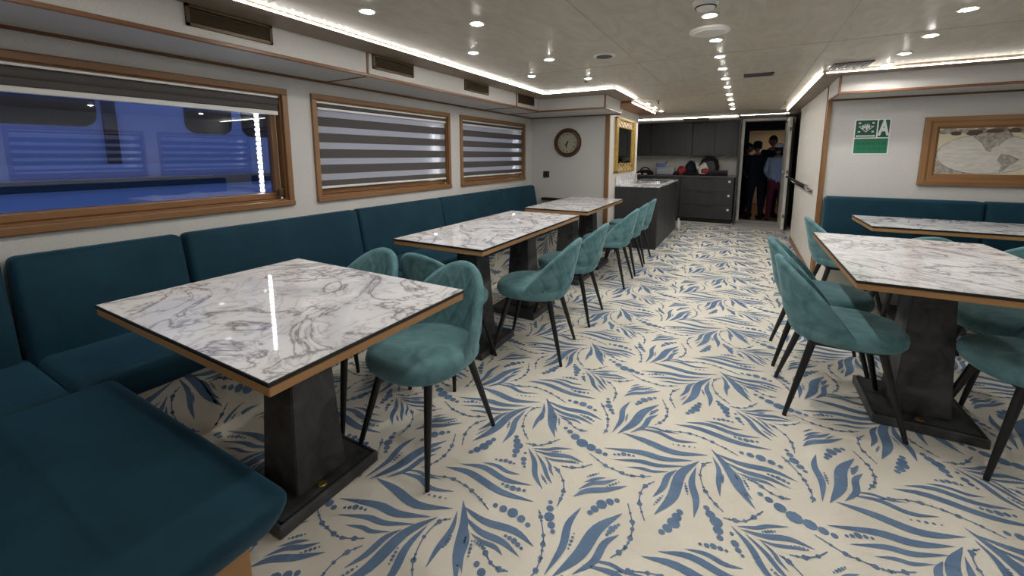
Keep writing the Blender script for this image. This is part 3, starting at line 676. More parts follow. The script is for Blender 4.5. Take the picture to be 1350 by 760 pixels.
# ------------------------------------------------------------------ wall things
# clock
MC = Matrix.Translation((-2.105, YC, 1.448)) @ Matrix.Rotation(R_(90), 4, 'X')
ck = thing('wall_clock', 'round dark wood wall clock with cream face', 'clock', (-2.105, YC, 1.448))
mb = MB(); mb.lathe([(.195, 0), (.195, .02), (.175, .045), (.150, .05), (.142, .035), (.135, .02), (0, .02)], 48, MC); build(mb, 'case', 'clock_wood', ck, 'auto')
mb = MB(); mb.lathe([(.137, .02), (.137, .024), (0, .024)], 48, MC); face = build(mb, 'face', 'clock_face', ck)
for i, s in enumerate(['XII', 'I', 'II', 'III', 'IIII', 'V', 'VI', 'VII', 'VIII', 'IX', 'X', 'XI']):
    a = R_(90-30*i); me = text_mesh(s, .036); me.materials.append(MAT['black'])
    o = bpy.data.objects.new('numeral', me); COL.objects.link(o); o.parent = face
    o.matrix_local = MC @ Matrix.Translation((.112*math.cos(a), .112*math.sin(a), .0255)) @ Matrix.Rotation(a-R_(90), 4, 'Z')
    o.location = o.location
def hand(nm, ang, ln, w_):
    a = R_(90-ang); mb = MB(); u = Vector((math.cos(a), math.sin(a))); p = Vector((-u.y, u.x))
    pts = [u*-.025-p*w_*.5, u*-.025+p*w_*.5, u*ln*.6+p*w_, u*ln, u*ln*.6-p*w_]
    mb.prism([tuple(q) for q in pts], lambda x, y, z: MC @ Vector((x, y, z)), .027, .029); build(mb, nm, 'black', ck)
hand('hour_hand', 216, .06, .008); hand('minute_hand', 190, .092, .006)
mb = MB(); mb.lathe([(.012, .026), (.012, .032), (0, .032)], 16, MC); build(mb, 'hub', 'black', ck)
sw = thing('wall_socket', 'small dark square switch plate below the clock', 'switch', (-2.42, YC, 1.014))
bx('plate', 'bronze', -2.465, -2.375, YC-.01, YC, .97, 1.06, parent=sw, rad=.003); bx('rocker', 'black', -2.44, -2.40, YC-.016, YC-.01, .99, 1.04, parent=sw, rad=.002)
# gold mirror on the mirror wall (x = XM)
mr = thing('gold_mirror', 'upright mirror in a gold lattice frame above the island', 'mirror', (XM, 6.14, 1.03))
y0, y1, z0, z1 = 5.60, 6.70, 1.035, 1.79
bx('backing', 'white', XM, XM+.008, y0, y1, z0, z1, parent=mr)
for q, nm in [((y0, y0+.11, z0, z1), 'frame_left'), ((y1-.11, y1, z0, z1), 'frame_right'), ((y0, y1, z1-.025, z1), 'frame_top'), ((y0, y1, z0, z0+.025), 'frame_bottom'), ((y0+.11, y1-.11, z0+.115, z0+.13), 'rail_bottom'), ((y0+.11, y1-.11, z1-.13, z1-.115), 'rail_top')]:
    bx(nm, 'gold', XM+.004, XM+.035, *q, parent=mr, rad=.004)
for zb in (z0+.025, z1-.115):
    for sg in (1, -1):
        for k_ in range(-1, 7):
            ya = y0+.11+k_*.17; h = .09; ln = .25
            P0, P1 = ((ya, zb), (ya+ln, zb+h)) if sg > 0 else ((ya, zb+h), (ya+ln, zb))
            lo, hi = y0+.105, y1-.105
            def clipy(p, q):
                (a, b_), (c, d_) = p, q
                if a < lo: b_ += (d_-b_)*(lo-a)/(c-a); a = lo
                if c > hi: d_ = b_+(d_-b_)*(hi-a)/(c-a) if c != a else d_; c = hi
                return (a, b_), (c, d_)
            if P0[0] >= hi or P1[0] <= lo: continue
            P0, P1 = clipy(P0, P1)
            mb = MB(); mb.tube([(XM+.02, *P0), (XM+.02, *P1)], .006, 6); build(mb, 'lattice_bar', 'gold', mr)
bx('mirror_pane', 'mirror_glass', XM+.008, XM+.014, y0+.11, y1-.11, z0+.13, z1-.13, parent=mr)
# sign
sg = thing('assembly_sign', 'green and white assembly point sign with a letter A', 'sign', (1.0, YS, 1.28))
sx0, sx1, sz0, sz1 = .878, 1.134, 1.278, 1.597; Y = YS
mb = MB(); mb.prism(rounded(sx0, sx1, sz0, sz1, .012, 4), lambda a, b_, t_: (a, t_, b_), Y-.004, Y); build(mb, 'board', 'sign_white', sg)
def flat(nm, mat, P, dy, par=sg):
    mb = MB(); mb.prism(P, lambda a, b_, t_: (a, t_, b_), Y-dy-.0006, Y-dy); return build(mb, nm, mat, par)
flat('pictogram_panel', 'sign_green', rounded(sx0+.008, sx0+.160, 1.432, 1.588, .006, 3), .004)
flat('letter_panel', 'sign_green', rounded(sx0+.170, sx1-.008, 1.432, 1.588, .006, 3), .004)
flat('lower_panel', 'sign_green_light', rounded(sx0+.008, sx1-.008, 1.288, 1.422, .005, 3), .004)
me = text_mesh('A', .185, bold=.007); me.materials.append(MAT['sign_white']); o = bpy.data.objects.new('letter', me); COL.objects.link(o); o.parent = sg; o.rotation_euler = (R_(90), 0, 0)
o.location = Vector((sx0+.209, Y-.0056, 1.510))-sg.location; o.scale = (.56, 1.0, 1)
cxs, czs = sx0+.084, 1.520
for q in range(4):
    P = [(cxs-.054, czs+.014), (cxs+.054, czs+.014), (cxs, czs-.036)]
for a, b_ in zip(P, P[1:]+P[:1]):
    u = Vector(b_)-Vector(a); p = Vector((-u.y, u.x)).normalized()*.0022
    flat('border_line', 'sign_white', [tuple(Vector(a)+p), tuple(Vector(b_)+p), tuple(Vector(b_)-p), tuple(Vector(a)-p)], .0052)
for i, (dx, dz) in enumerate([(-.024, .012), (-.010, .020), (.006, .024), (.020, .016), (.004, .002)]):
    flat('figure', 'sign_white', rounded(cxs+dx-.006, cxs+dx+.006, czs+dz-.024, czs+dz+.004, .004, 2), .0052); flat('figure_head', 'sign_white', [(cxs+dx+.0048*math.cos(k_), czs+dz+.010+.0048*math.sin(k_)) for k_ in [j*.7854 for j in range(8)]], .0052)
for dx, dz in [(-1, 1), (1, 1), (-1, -1), (1, -1)]:
    ax_, az_ = cxs+dx*.05, czs+.004+dz*.04
    tip = Vector((ax_-dx*.010, az_-dz*.007)); flat('arrow', 'sign_white', [tuple(tip), tuple(tip+Vector((dx*.020, 0))), tuple(tip+Vector((dx*.013, dz*.006))), tuple(tip+Vector((dx*.022, dz*.016))), tuple(tip+Vector((dx*.010, dz*.010))), tuple(tip+Vector((dx*.002, dz*.014)))], .0052)
flat('caption_box', 'sign_white', rounded(sx0+.016, sx0+.152, 1.438, 1.454, .003, 2), .0052); flat('caption_line', 'sign_green', rounded(sx0+.026, sx0+.14, 1.444, 1.448, .001, 1), .006)
for i in range(2):
    for j in range(6):
        x = sx0+.028+j*.036+.008*(i); flat('faded_mark', 'sign_dark', rounded(x, x+.024, 1.372-i*.045, 1.380-i*.045, .002, 1), .0052)
# framed map
pc = thing('framed_map', 'antique world map in a wide wooden frame', 'picture', (2.1, YS, 1.0))
fx0, fx1, fz0, fz1 = 1.355, 2.86, 1.008, 1.595; fw = .10
def mitre(nm, P0, P1, Q1, Q0, mat):
    mb = MB()
    # outer edge P (raised), inner edge Q (lower), solid down to wall
    prof = [(0, .0), (0, .035), (.35, .04), (.5, .03), (.8, .03), (1, .014), (1, 0)]
    V = []
    for (A, B) in ((P0, Q0), (P1, Q1)):
        for k_, h in prof: V.append((A[0]+(B[0]-A[0])*k_, Y-h, A[1]+(B[1]-A[1])*k_))
    n_ = len(prof); mb.add(V, [(i, i+1, n_+i+1, n_+i) for i in range(n_-1)]+[(n_-1, 0, n_, 2*n_-1), tuple(range(n_)), tuple(range(2*n_-1, n_-1, -1))])
    build(mb, nm, mat, pc)
o4 = [(fx0, fz0), (fx1, fz0), (fx1, fz1), (fx0, fz1)]; i4 = [(fx0+fw, fz0+fw), (fx1-fw, fz0+fw), (fx1-fw, fz1-fw), (fx0+fw, fz1-fw)]
for i, nm in enumerate(['frame_bottom', 'frame_right', 'frame_top', 'frame_left']): mitre(nm, o4[i], o4[(i+1) % 4], i4[(i+1) % 4], i4[i], 'oak_x' if i % 2 == 0 else 'oak_z')
ms = bx('map_sheet', 'map_paper', fx0+fw-.01, fx1-fw+.01, Y-.010, Y-.006, fz0+fw-.01, fz1-fw+.01, parent=pc)
def inkpoly(nm, mat, P, d_): 
    mb = MB(); mb.prism(P, lambda a, b_, t_: (a, t_, b_), Y-d_-.0004, Y-d_); o = build(mb, nm, mat, pc); o.parent = ms; o.location = -wloc(ms); return o
mx0, mx1, mz0, mz1 = fx0+fw, fx1-fw, fz0+fw, fz1-fw; cz_ = (mz0+mz1)/2-.025
def ell(cx_, rx, rz, n_=40): return [(cx_+rx*math.cos(2*math.pi*k_/n_), cz_+rz*math.sin(2*math.pi*k_/n_)) for k_ in range(n_)]
for cx_ in (mx0+.30, mx1-.30):
    inkpoly('hemisphere_rim', 'map_ink', ell(cx_, .302, .167), .0112); inkpoly('hemisphere', 'map_disc', ell(cx_, .299, .164), .0117)
def blob(pts, s, ox, oz): return [(ox+x*s, oz+z*s) for x, z in pts]
NA = [(-.9, .5), (-.5, .75), (.0, .7), (.5, .8), (.75, .45), (.4, .25), (.2, -.05), (-.05, -.15), (-.1, -.4), (-.3, -.3), (-.5, .1)]
SA = [(-.1, .5), (.35, .4), (.8, .1), (.6, -.15), (.35, -.35), (.1, -.7), (-.1, -.8), (-.0, -.3), (-.25, .05)]
AF = [(-.6, .5), (.1, .6), (.5, .4), (.7, .1), (.4, -.1), (.35, -.5), (.0, -.7), (-.2, -.1), (-.6, .0)]
EU = [(-.8, .0), (-.4, .5), (.2, .7), (.9, .6), (.8, .1), (.4, -.2), (.1, -.1), (-.3, -.1)]
for P, s, ox, oz in [(NA, .14, mx0+.34, cz_+.075), (SA, .115, mx0+.40, cz_-.055), (AF, .12, mx1-.33, cz_-.05), (EU, .15, mx1-.3, cz_+.07)]:
    inkpoly('coast_line', 'map_ink', blob(P, s*1.03, ox, oz), .0122); inkpoly('land', 'map_land', blob(P, s, ox, oz), .0127)
for i in range(34):
    u = i/33; x = mx0+.03+u*(mx1-mx0-.06); zz = mz1-.028+.014*math.sin(i*2.3); s = .034+.012*math.sin(i*1.7)
    if abs(u-.5) < .07: continue
    inkpoly('ornament', ['map_cloud', 'map_land', 'map_ink'][i % 3], [(x+s*1.2*math.cos(k_*.7+i)*(1+.2*math.sin(3*k_)), zz+s*.6*math.sin(k_*.7+i)) for k_ in range(9)], .0103+.0004*(i % 3))
for sx_, x in ((1, mx0), (-1, mx1)):
    inkpoly('corner_scroll', 'map_land', [(x+sx_*.0, mz0), (x+sx_*.26, mz0), (x+sx_*.18, mz0+.02), (x+sx_*.09, mz0+.05), (x+sx_*.02, mz0+.11), (x, mz0+.12)], .0100)
# grab rail on the partition
gr = thing('grab_rail', 'black and chrome grab rail on the partition beside the door', 'rail', (XP, 6.6, .92))
mb = MB(); mb.tube([(XP-.06, 5.6, .93), (XP-.06, 8.0, .93)], .017, 12); build(mb, 'bar', 'black_metal', gr, 'auto')
mb = MB(); mb.tube([(XP-.06, 5.56, .93), (XP-.06, 5.64, .93)], .022, 12); build(mb, 'end_cap', 'chrome', gr, 'auto')
for y in (5.7, 7.2):
    mb = MB(); mb.tube([(XP-.06, y, .915), (XP-.03, y, .88), (XP, y, .88)], .008, 8); build(mb, 'bracket', 'chrome', gr)
bx('mounting_board', 'steel', XP-.012, XP, 5.5, 7.3, .86, .895, parent=gr)
# ------------------------------------------------------------------ island and kitchen
XI = XM+.004
isl = thing('kitchen_island', 'dark grey kitchen counter unit below the gold mirror', 'counter', (-1.26, 6.6, 0))
bx('body', 'anthracite', XI, -.985, 5.735, 7.54, 0, .845, parent=isl); bx('end_panel', 'anthracite', XI, -.972, 5.715, 5.735, 0, .845, parent=isl, rad=.002)
for i in range(3):
    ya = 5.74+i*.602; dr = bx('door', 'anthracite', -.985, -.968, ya, ya+.596, .03, .84, parent=isl, rad=.003)
    bx('handle', 'black', -.968, -.96, ya+.22, ya+.38, .80, .815, parent=dr)
wt = tag(bx('marble_worktop', 'marble', XM, -.955, 5.70, 7.56, .846, .868, rad=.003), 'thin marble worktop on the dark island', 'worktop')
tag(bx('marble_upstand', 'marble', XM, XM+.02, 5.70, 7.0, .869, .985, rad=.002), 'marble upstand along the wall below the gold mirror', 'upstand')
sk = thing('sink', 'stainless steel sink set in the island worktop', 'sink', (-1.24, 6.75, .868))
mb = MB(); a = [(-1.46, 6.25), (-1.02, 6.25), (-1.02, 7.3), (-1.46, 7.3)]
mb.rbox(-1.46, -1.02, 6.25, 7.3, .868, .874, .003, 1); build(mb, 'drainer', 'steel', sk)
bx('bowl', 'boat_grey', -1.40, -1.08, 6.75, 7.2, .8741, .8755, parent=sk); 
for i in range(5): bx('ridge', 'steel', -1.40, -1.08, 6.32+i*.075, 6.34+i*.075, .874, .878, parent=sk, rad=.001, seg=1)
ku = thing('drawer_unit', 'dark grey kitchen unit with three wide drawers', 'cabinet', (-.6, 8.85, 0))
bx('body', 'anthracite', -1.05, -.13, 8.57, YB-.01, .08, .865, parent=ku); bx('kickboard', 'black', -1.05, -.13, 8.62, 8.64, 0, .08, parent=ku)
for i in range(3):
    za = .085+i*.262; dr = bx('drawer', 'anthracite', -1.045, -.135, 8.55, 8.57, za, za+.256, parent=ku, rad=.003)
    bx('handle', 'black', -.72, -.46, 8.54, 8.55, za+.225, za+.243, parent=dr)
    mb = MB(); mb.lathe([(.008, 0), (.008, .012), (.022, .014), (.022, .028), (.0, .032)], 14, Matrix.Translation((-.205, 8.55, za+.185)) @ Matrix.Rotation(R_(90), 4, 'X')); build(mb, 'lock_knob', 'white', dr, 'auto')
k2 = thing('base_cabinet', 'dark base cabinet mostly hidden behind the island', 'cabinet', (-1.6, 8.85, 0))
bx('body', 'anthracite', -2.19, -1.055, 8.57, YB-.01, .0, .865, parent=k2)
for i in range(2): dr = bx('door', 'anthracite', -2.185+i*.566, -1.625+i*.566, 8.55, 8.57, .085, .86, parent=k2, rad=.003)
tag(bx('kitchen_worktop', 'worktop_dark', -2.19, -.11, 8.53, YB-.01, .866, .892, rad=.003), 'thin grey worktop along the back kitchen wall', 'worktop')
trim('anthracite', -.11, -.078, 8.56, YB, 0, 1.93, 'narrow dark end panel beside the kitchen units')
for i, (x0, x1) in enumerate([(-2.19, -1.70), (-1.69, -.905), (-.90, -.115)]):
    wc = thing('wall_cabinet', ['left dark wall cabinet partly hidden by the mirror wall', 'middle dark wall cabinet above the plastic tubs', 'right dark wall cabinet above the backpack'][i], 'cabinet', ((x0+x1)/2, 9, 1.27), 'dark kitchen wall cabinets')
    bx('body', 'anthracite', x0, x1, 8.86, YB-.01, 1.275, 1.925, parent=wc)
    nd = 1 if i == 0 else 2; wdt = (x1-x0)/nd
    for j in range(nd):
        dr = bx('door', 'anthracite', x0+j*wdt+.002, x0+(j+1)*wdt-.002, 8.84, 8.86, 1.27, 1.925, parent=wc, rad=.002)
        cxh = x0+wdt-(.11 if j == 0 else -.11)
        bx('handle', 'black', cxh-.075, cxh+.075, 8.832, 8.84, 1.285, 1.302, parent=dr)
# things on the worktop
def lump(name, mat, c, s, seed, parent=None, amp=.25, n_=20, label=None):
    rng = random.Random(seed); ph = [(rng.uniform(0, 6), rng.uniform(2, 5), rng.uniform(2, 5)) for _ in range(4)]
    bm = bmesh.new(); bmesh.ops.create_uvsphere(bm, u_segments=n_, v_segments=n_//2, radius=1)
    V = []
    for v_ in bm.verts:
        q = v_.co; k_ = 1+sum(amp/4*math.sin(a+b_*q.x*2+c_*q.y*2+q.z*3) for a, b_, c_ in ph)
        z = q.z*k_*s[2]; z = max(z, -s[2]*.55)
        V.append((c[0]+q.x*k_*s[0], c[1]+q.y*k_*s[1], c[2]+z))
    mb = MB(); bm.verts.index_update(); mb.add(V, [[v_.index for v_ in f_.verts] for f_ in bm.faces]); bm.free()
    return build(mb, name, mat, parent, True, label=label)
zt = .892
hb = thing('black_handbag', 'black bag with a loop handle at the left end of the worktop', 'bag', (-1.77, 8.8, zt))
lump('body', 'cloth_black', (-1.77, 8.8, zt+.035), (.17, .09, .06), 3, hb); mb = MB(); mb.tube([(-1.77+.10*math.cos(a), 8.8, zt+.055+.085*math.sin(a)) for a in [k_*math.pi/10 for k_ in range(11)]], .013, 8); build(mb, 'handle', 'cloth_black', hb, True)
for i, x in enumerate((-1.86, -1.74)): tag(lump('crumpled_tissue', 'cloth_white', (x, 8.66, zt+.012), (.04, .03, .02), 30+i), ['left', 'right'][i]+' crumpled white tissue in front of the black bag', 'tissue')
tb = thing('plastic_tub', 'clear plastic food tub on the kitchen worktop', 'container', (-1.37, 8.8, zt))
mb = MB(); mb.rbox(-1.53, -1.20, 8.70, 8.92, zt+.001, zt+.135, .02, 3); build(mb, 'tub', 'clear_plastic', tb, True); bx('rim', 'white', -1.54, -1.19, 8.69, 8.93, zt+.135, zt+.143, parent=tb, rad=.003)
bx('contents', 'plastic_blue', -1.47, -1.36, 8.72, 8.86, zt+.008, zt+.09, parent=tb, rad=.015)
jg = thing('blue_basin', 'blue plastic bowl with a ladle standing on the clear tub', 'bowl', (-1.46, 8.82, zt+.143))
mb = MB(); mb.lathe([(.075, 0), (.10, .03), (.105, .085), (.098, .085), (.09, .03), (0, .02)], 24, Matrix.Translation((-1.46, 8.82, zt+.144))); build(mb, 'bowl', 'plastic_blue', jg, 'auto')
mb = MB(); mb.tube([(-1.44, 8.82, zt+.18), (-1.34, 8.80, zt+.265)], [.012, .010], 8); build(mb, 'ladle', 'boat_grey', jg)
cl = [('red_jacket', 'red folded jacket in the clothes pile', 'cloth_red', (-1.06, 8.78, zt+.065), (.085, .11, .105)), ('navy_jacket', 'rounded navy jacket on top of the clothes pile', 'cloth_navy', (-.91, 8.90, zt+.105), (.105, .09, .155)),
      ('black_scarf', 'black scarf at the foot of the clothes pile', 'cloth_black', (-.90, 8.65, zt+.03), (.12, .06, .045)), ('dark_cap', 'small black cap left of the clothes pile', 'cloth_black', (-1.14, 8.60, zt+.028), (.05, .04, .045))]
for i, (nm, lb, mt, c, s) in enumerate(cl): tag(lump(nm, mt, c, s, 50+i, amp=.35), lb, 'clothes')
bgp = thing('plastic_bag', 'white and red printed plastic bag slumped beside the backpack', 'bag', (-.66, 8.74, zt))
lump('body', 'cloth_white', (-.675, 8.74, zt+.09), (.09, .075, .12), 77, bgp, .5); lump('print', 'cloth_red', (-.64, 8.675, zt+.08), (.06, .035, .05), 78, bgp, .5)
mb = MB(); mb.tube([(-.76, 8.74, zt+.12), (-.79, 8.74, zt+.20), (-.80, 8.75, zt+.255)], [.035, .022, .006], 8); build(mb, 'corner', 'cloth_white', bgp, True)
bp = thing('backpack', 'black backpack with a grey front panel on the worktop', 'backpack', (-.60, 9.0, zt))
mb = MB(); mb.prism([(-.60+x, zt+z) for x, z in [(-.17, 0), (.17, 0), (.19, .15), (.16, .29), (.08, .36), (-.04, .37), (-.12, .30), (-.18, .14)]], lambda a, b_, t_: (a, t_, b_), 8.90, 9.10); build(mb, 'body', 'cloth_black', bp)
mb = MB(); mb.prism([(-.60+x, zt+z) for x, z in [(-.09, .05), (.12, .05), (.13, .17), (.09, .27), (.0, .28), (-.07, .2)]], lambda a, b_, t_: (a, t_, b_), 8.87, 8.90); build(mb, 'front_panel', 'boat_grey', bp)
cs = thing('black_case', 'flat black case at the right end of the kitchen worktop', 'case', (-.40, 8.75, zt))
bx('lower_shell', 'cloth_black', -.565, -.25, 8.64, 8.86, zt+.001, zt+.055, parent=cs, rad=.01); bx('lid', 'black', -.565, -.25, 8.64, 8.86, zt+.056, zt+.10, parent=cs, rad=.01)
wb = thing('spray_bottle', 'small dark bottle standing at the island corner on the floor', 'bottle', (-.93, 7.62, 0))
mb = MB(); mb.lathe([(.035, 0), (.037, .01), (.037, .12), (.018, .15), (.014, .19), (0, .19)], 16, Matrix.Translation((-.93, 7.62, 0))); build(mb, 'body', 'white', wb, 'auto'); bx('trigger', 'black', -.95, -.89, 7.605, 7.635, .19, .215, parent=wb, rad=.004)
# ------------------------------------------------------------------ doorway, door leaf and the room beyond
df = sempty('door_1', 'white frame of the open doorway at the far end', 'door', (.33, YB, 0))
bx('jamb_left', 'white_paint', -.075, -.02, YB-.12, YB+.02, 0, 1.96, parent=df, rad=.006); bx('jamb_right', 'white_paint', .66, .70, YB-.12, YB+.02, 0, 1.96, parent=df, rad=.006); bx('head', 'white_paint', -.02, .66, YB-.12, YB+.02, 1.91, 1.96, parent=df, rad=.006)
bx('sill', 'vinyl_grey', -.02, .66, YB-.12, YB+.1, 0, .012, parent=df)
dl = sempty('door_2', 'white door leaf folded back along the partition', 'door', (.64, 8.7, 0))
bx('leaf', 'white_paint', .615, .66, 8.24, YB-.13, .015, 1.90, parent=dl, rad=.004)
for z in (.25, 1.0, 1.7): bx('lock_plate', 'bronze', .628, .648, 8.232, 8.241, z-.03, z+.03, parent=dl)
mb = MB(); mb.tube([(.62, 8.30, 1.0), (.56, 8.30, 1.0), (.56, 8.42, 1.0)], .009, 8); build(mb, 'handle', 'chrome', dl, True)
bx('closer', 'steel', .60, .70, 8.5, 8.75, 1.84, 1.90, parent=dl, rad=.005)
ZF = -.12
struct(bx('floor_lobby', 'wood_floor', -1.6, 2.6, YB+.1, 14.2, ZF-.06, ZF), 'dark wood floor of the lobby beyond the door', 'floor')
struct(bx('ceiling_lobby', 'ledge_brown', -1.6, 2.6, YB+.1, 14.2, 2.06, 2.12), 'lobby ceiling', 'ceiling')
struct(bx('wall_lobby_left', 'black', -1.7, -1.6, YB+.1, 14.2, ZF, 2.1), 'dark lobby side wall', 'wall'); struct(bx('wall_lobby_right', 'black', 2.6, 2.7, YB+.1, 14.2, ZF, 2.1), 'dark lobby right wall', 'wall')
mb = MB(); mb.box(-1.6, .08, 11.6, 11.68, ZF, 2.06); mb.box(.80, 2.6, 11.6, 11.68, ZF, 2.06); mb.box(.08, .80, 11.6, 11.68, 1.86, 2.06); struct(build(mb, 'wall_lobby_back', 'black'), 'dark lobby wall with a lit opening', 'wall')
struct(bx('wall_lobby_far', 'panel_white', -1.6, 2.6, 14.1, 14.2, ZF, 2.1), 'warm wooden wall of the lit room far behind', 'wall')
for i, (x, y) in enumerate([(.3, 12.6), (.75, 13.2)]):
    t = thing('lobby_lamp', ['near', 'far'][i]+' round warm lamp in the lit room behind the people', 'ceiling light', (x, y, 2.06)); mb = MB(); mb.lathe([(.06, 0), (.06, -.01), (0, -.02)], 20); build(mb, 'lens', 'warm_lamp', t, True, False)
    mb = MB(); mb.lathe([(.075, 0), (.075, -.006), (.06, -.008), (.06, 0)], 20); build(mb, 'ring', 'brass', t, True, False)
# ------------------------------------------------------------------ people
def skinned(name, joints, bones, mat, parent, root=0, sub=2):
    me = bpy.data.meshes.new(name); me.from_pydata([j[0] for j in joints], bones, []); ob = bpy.data.objects.new(name, me); COL.objects.link(ob)
    sk_ = ob.modifiers.new('s', 'SKIN'); sk_.use_smooth_shade = True; ss = ob.modifiers.new('u', 'SUBSURF'); ss.levels = sub; ss.render_levels = sub
    for i, j in enumerate(joints):
        rr = j[1]; rr = rr if isinstance(rr, tuple) else (rr, rr)
        me.skin_vertices[0].data[i].radius = rr; me.skin_vertices[0].data[i].use_root = (i == root)
    dg = bpy.context.evaluated_depsgraph_get(); nm = bpy.data.meshes.new_from_object(ob.evaluated_get(dg)); bpy.data.objects.remove(ob)
    for p in nm.polygons: p.use_smooth = True
    nm.materials.clear(); nm.materials.append(MAT[mat]); o = bpy.data.objects.new(name, nm); COL.objects.link(o); o.parent = parent; return o
def person(label, x, y, h, rz, shirt, trousers, shoes, cap=None, lean=(0, 0), arms=((.0, .25), (.0, .25)), head_dz=0):
    s = h/1.75; t = thing('person', label, 'person', (x, y, ZF), 'people in the lobby', rz)
    lx, ly = lean
    hip = .93; sh = 1.42
    J = [((0, 0, hip), (.15, .11)), ((lx*.4, ly*.4, 1.12), (.145, .105)), ((lx*.8, ly*.8, 1.32), (.17, .115)), ((lx, ly, 1.45), (.08, .07)), ((lx*1.05, ly*1.05+.01, 1.53), (.055, .06))]
    Bn = [(0, 1), (1, 2), (2, 3), (3, 4)]
    for sx in (-1, 1):
        f_, bend = arms[0 if sx < 0 else 1]
        b0 = len(J)
        J += [((lx+sx*.17, ly, sh-.02), .065), ((lx+sx*.225, ly+f_*.5, 1.16), .048), ((lx+sx*(.20-bend*.25), ly+f_+bend*.25+.03, .94+bend*.35), .036), ((lx+sx*(.19-bend*.4), ly+f_+bend*.36+.04, .86+bend*.45), (.03, .02))]
        Bn += [(2, b0), (b0, b0+1), (b0+1, b0+2), (b0+2, b0+3)]
    for sx in (-1, 1):
        b0 = len(J)
        J += [((sx*.095, 0, .84), .085), ((sx*.11, .02, .48), .06), ((sx*.12, -.01, .10), .04), ((sx*.13, .10, .035), (.04, .03))]
        Bn += [(0, b0), (b0, b0+1), (b0+1, b0+2), (b0+2, b0+3)]
    sc = lambda p: (p[0]*s, p[1]*s, p[2]*s); rs = lambda r_: tuple(q*s for q in r_) if isinstance(r_, tuple) else r_*s
    body = skinned('body', [(sc(p), rs(tuple(q*1.12 for q in r_) if isinstance(r_, tuple) else r_*1.15)) for p, r_ in J], Bn, 'skin', t)
    body.data.materials.append(MAT[shirt]); body.data.materials.append(MAT[trousers])
    segs = [(Vector(sc(J[a][0])), Vector(sc(J[b_][0])), a, b_) for a, b_ in Bn]
    long_sleeve = shirt != 'cloth_black'
    for p in body.data.polygons:
        c = p.center; best = None
        for a, b_, ia, ib in segs:
            k_ = max(0, min(1, (c-a).dot(b_-a)/(b_-a).length_squared)); dd = (c-(a+(b_-a)*k_)).length
            if best is None or dd < best[0]: best = (dd, ia, ib, k_)
        _, ia, ib, k_ = best
        if ib >= 13 or c.z < .90*s and ib < 5: mi = 2 if ib not in (16, 20) else 2
        elif ib in (8, 12): mi = 0
        elif ib in (7, 11): mi = 1 if long_sleeve else 0
        elif ib == 4: mi = 0
        else: mi = 1
        p.material_index = mi
    for sx in (-1, 1):
        mb = MB(); mb.rbox((sx*.125-.045)*s, (sx*.125+.045)*s, -.06*s, .18*s, 0, .075*s, .03*s, 3); build(mb, 'shoe', shoes, t, True, False)
    hx, hy, hz = lx*1.1*s, (ly*1.1+.025)*s, (1.645+head_dz)*s
    bm = bmesh.new(); bmesh.ops.create_uvsphere(bm, u_segments=24, v_segments=16, radius=1); V = []
    for v_ in bm.verts:
        q = v_.co; fx = .074*(1-.18*max(0, -q.z)); x_, y_, z_ = q.x*fx, q.y*.095, q.z*.118
        if q.y > .75 and -.45 < q.z < .1 and abs(q.x) < .25: y_ += .02*(1-abs(q.x)*3)
        V.append((hx+x_*s, hy+y_*s, hz+z_*s))
    bm.verts.index_update(); mb = MB(); mb.add(V, [[v_.index for v_ in f_.verts] for f_ in bm.faces])
    head = build(mb, 'head', 'skin', t, True, False)
    mb = MB(); V2 = []; keep = [f_ for f_ in bm.faces if f_.calc_center_median().z > .25 or f_.calc_center_median().y < -.05 and f_.calc_center_median().z > -.35]
    for v_ in bm.verts: q = v_.co; V2.append((hx+q.x*.081*s, hy+(q.y*.102-.004)*s, hz+(q.z*.125+.003)*s))
    mb.add(V2, [[v_.index for v_ in f_.verts] for f_ in keep]); build(mb, 'hair', 'hair', head, True, False); bm.free()
    for sx in (-1, 1):
        mb = MB(); mb.rbox(hx+(sx*.078-.008)*s, hx+(sx*.078+.008)*s, hy-.02*s, hy+.02*s, hz-.035*s, hz+.03*s, .007*s, 2); build(mb, 'ear', 'skin', head, True, False)
        mb = MB(); mb.lathe([(.011*s, 0), (.008*s, .006*s), (0, .008*s)], 10, Matrix.Translation((hx+sx*.03*s, hy+.086*s, hz+.008*s)) @ Matrix.Rotation(R_(-90), 4, 'X')); build(mb, 'eye', 'black', head, True, False)
    mb = MB(); mb.rbox(hx-.022*s, hx+.022*s, hy+.080*s, hy+.089*s, hz-.064*s, hz-.054*s, .003*s, 1); build(mb, 'mouth', 'cloth_maroon', head, True, False)
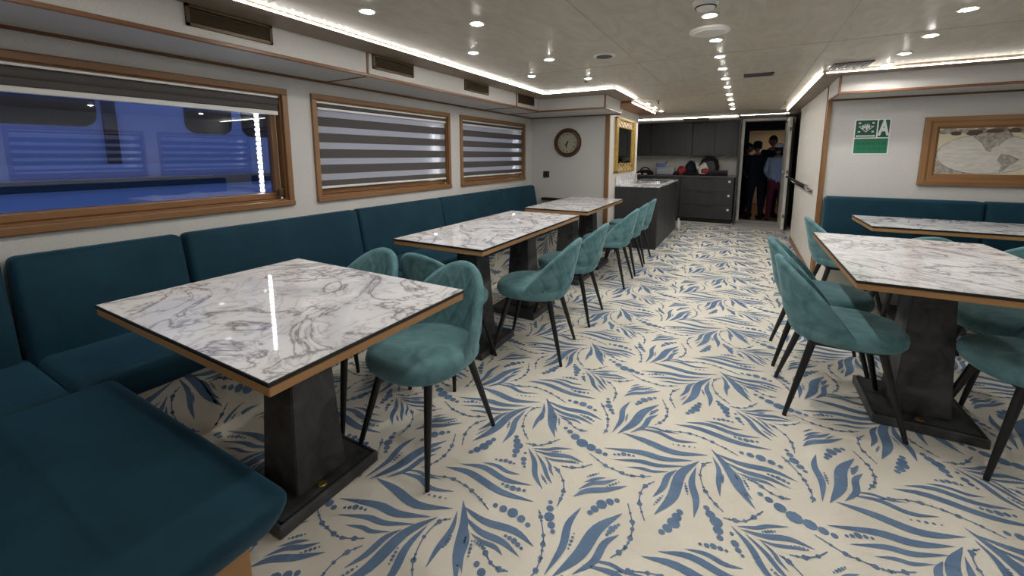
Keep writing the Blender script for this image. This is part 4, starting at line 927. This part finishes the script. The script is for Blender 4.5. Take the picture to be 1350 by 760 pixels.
    # hands: palm and five fingers
    for sx, (e, w_) in ((-1, (7, 8)), (1, (11, 12))):
        a = Vector(sc(J[w_][0])); dirv = (a-Vector(sc(J[e][0]))).normalized(); side = Vector((0, 1, 0)); side = (side-dirv*side.dot(dirv)).normalized(); nrm = dirv.cross(side)
        mb = MB(); mb.tube([a-dirv*.02*s, a+dirv*.03*s, a+dirv*.075*s], [.026*s, .033*s, .028*s], 8)
        hd = build(mb, 'hand', 'skin', t, True, False)
        for k_, (off, ln) in enumerate([(-.024, .058), (-.008, .07), (.008, .066), (.024, .052)]):
            p = a+dirv*.068*s+side*off*s; mb = MB(); mb.tube([p, p+dirv*ln*.5*s, p+dirv*ln*.9*s+nrm*(-sx)*.016*s], [.0095*s, .009*s, .0075*s], 6); build(mb, 'finger', 'skin', hd, True, False)
        p = a+dirv*.02*s+side*.028*s; mb = MB(); mb.tube([p, p+(dirv*.5+side*.7)*.04*s, p+(dirv*.85+side*.6)*.062*s], [.0115*s, .0105*s, .008*s], 6); build(mb, 'thumb', 'skin', hd, True, False)
    if cap:
        cp = bpy.data.objects.new('cap', None)
        mb = MB(); n_ = 24; prof = [(.086, .035), (.088, .06), (.080, .10), (.05, .128), (0, .136)]
        mb.lathe([(r_*s, z*s) for r_, z in prof], n_, Matrix.Translation((hx, hy-.004*s, hz)) @ Matrix.Diagonal((1, 1.2, 1, 1))); c_ = build(mb, 'cap', cap, t, True, False)
        mb = MB(); mb.prism([((hx+.07*s*math.cos(a)), hy+.085*s+.075*s*math.sin(a)) for a in [k_*math.pi/10 for k_ in range(11)]], lambda a, b_, z: (a, b_, z), hz+.035*s, hz+.043*s); build(mb, 'brim', cap, c_, False, False)
    return t
person('person in a black T-shirt at the left side of the doorway, turned to the right', .04, 11.0, 1.66, R_(-75), 'cloth_black', 'cloth_black', 'cloth_black', None, (0, .02))
person('person in a dark navy jacket and dark cap seen from behind in the doorway', .27, 10.42, 1.68, R_(20), 'cloth_navy', 'cloth_navy', 'cloth_black', 'cloth_navy', (0, .06))
person('tall dark-haired person in black standing behind the others in the doorway', .53, 11.05, 1.82, R_(-160), 'cloth_black', 'cloth_black', 'cloth_black', None, (0, .02))
person('person in a pale denim shirt, maroon trousers and white cap seen from behind', .615, 10.0, 1.62, R_(10), 'cloth_denim', 'cloth_maroon', 'cloth_black', 'cloth_white', (0, .04))
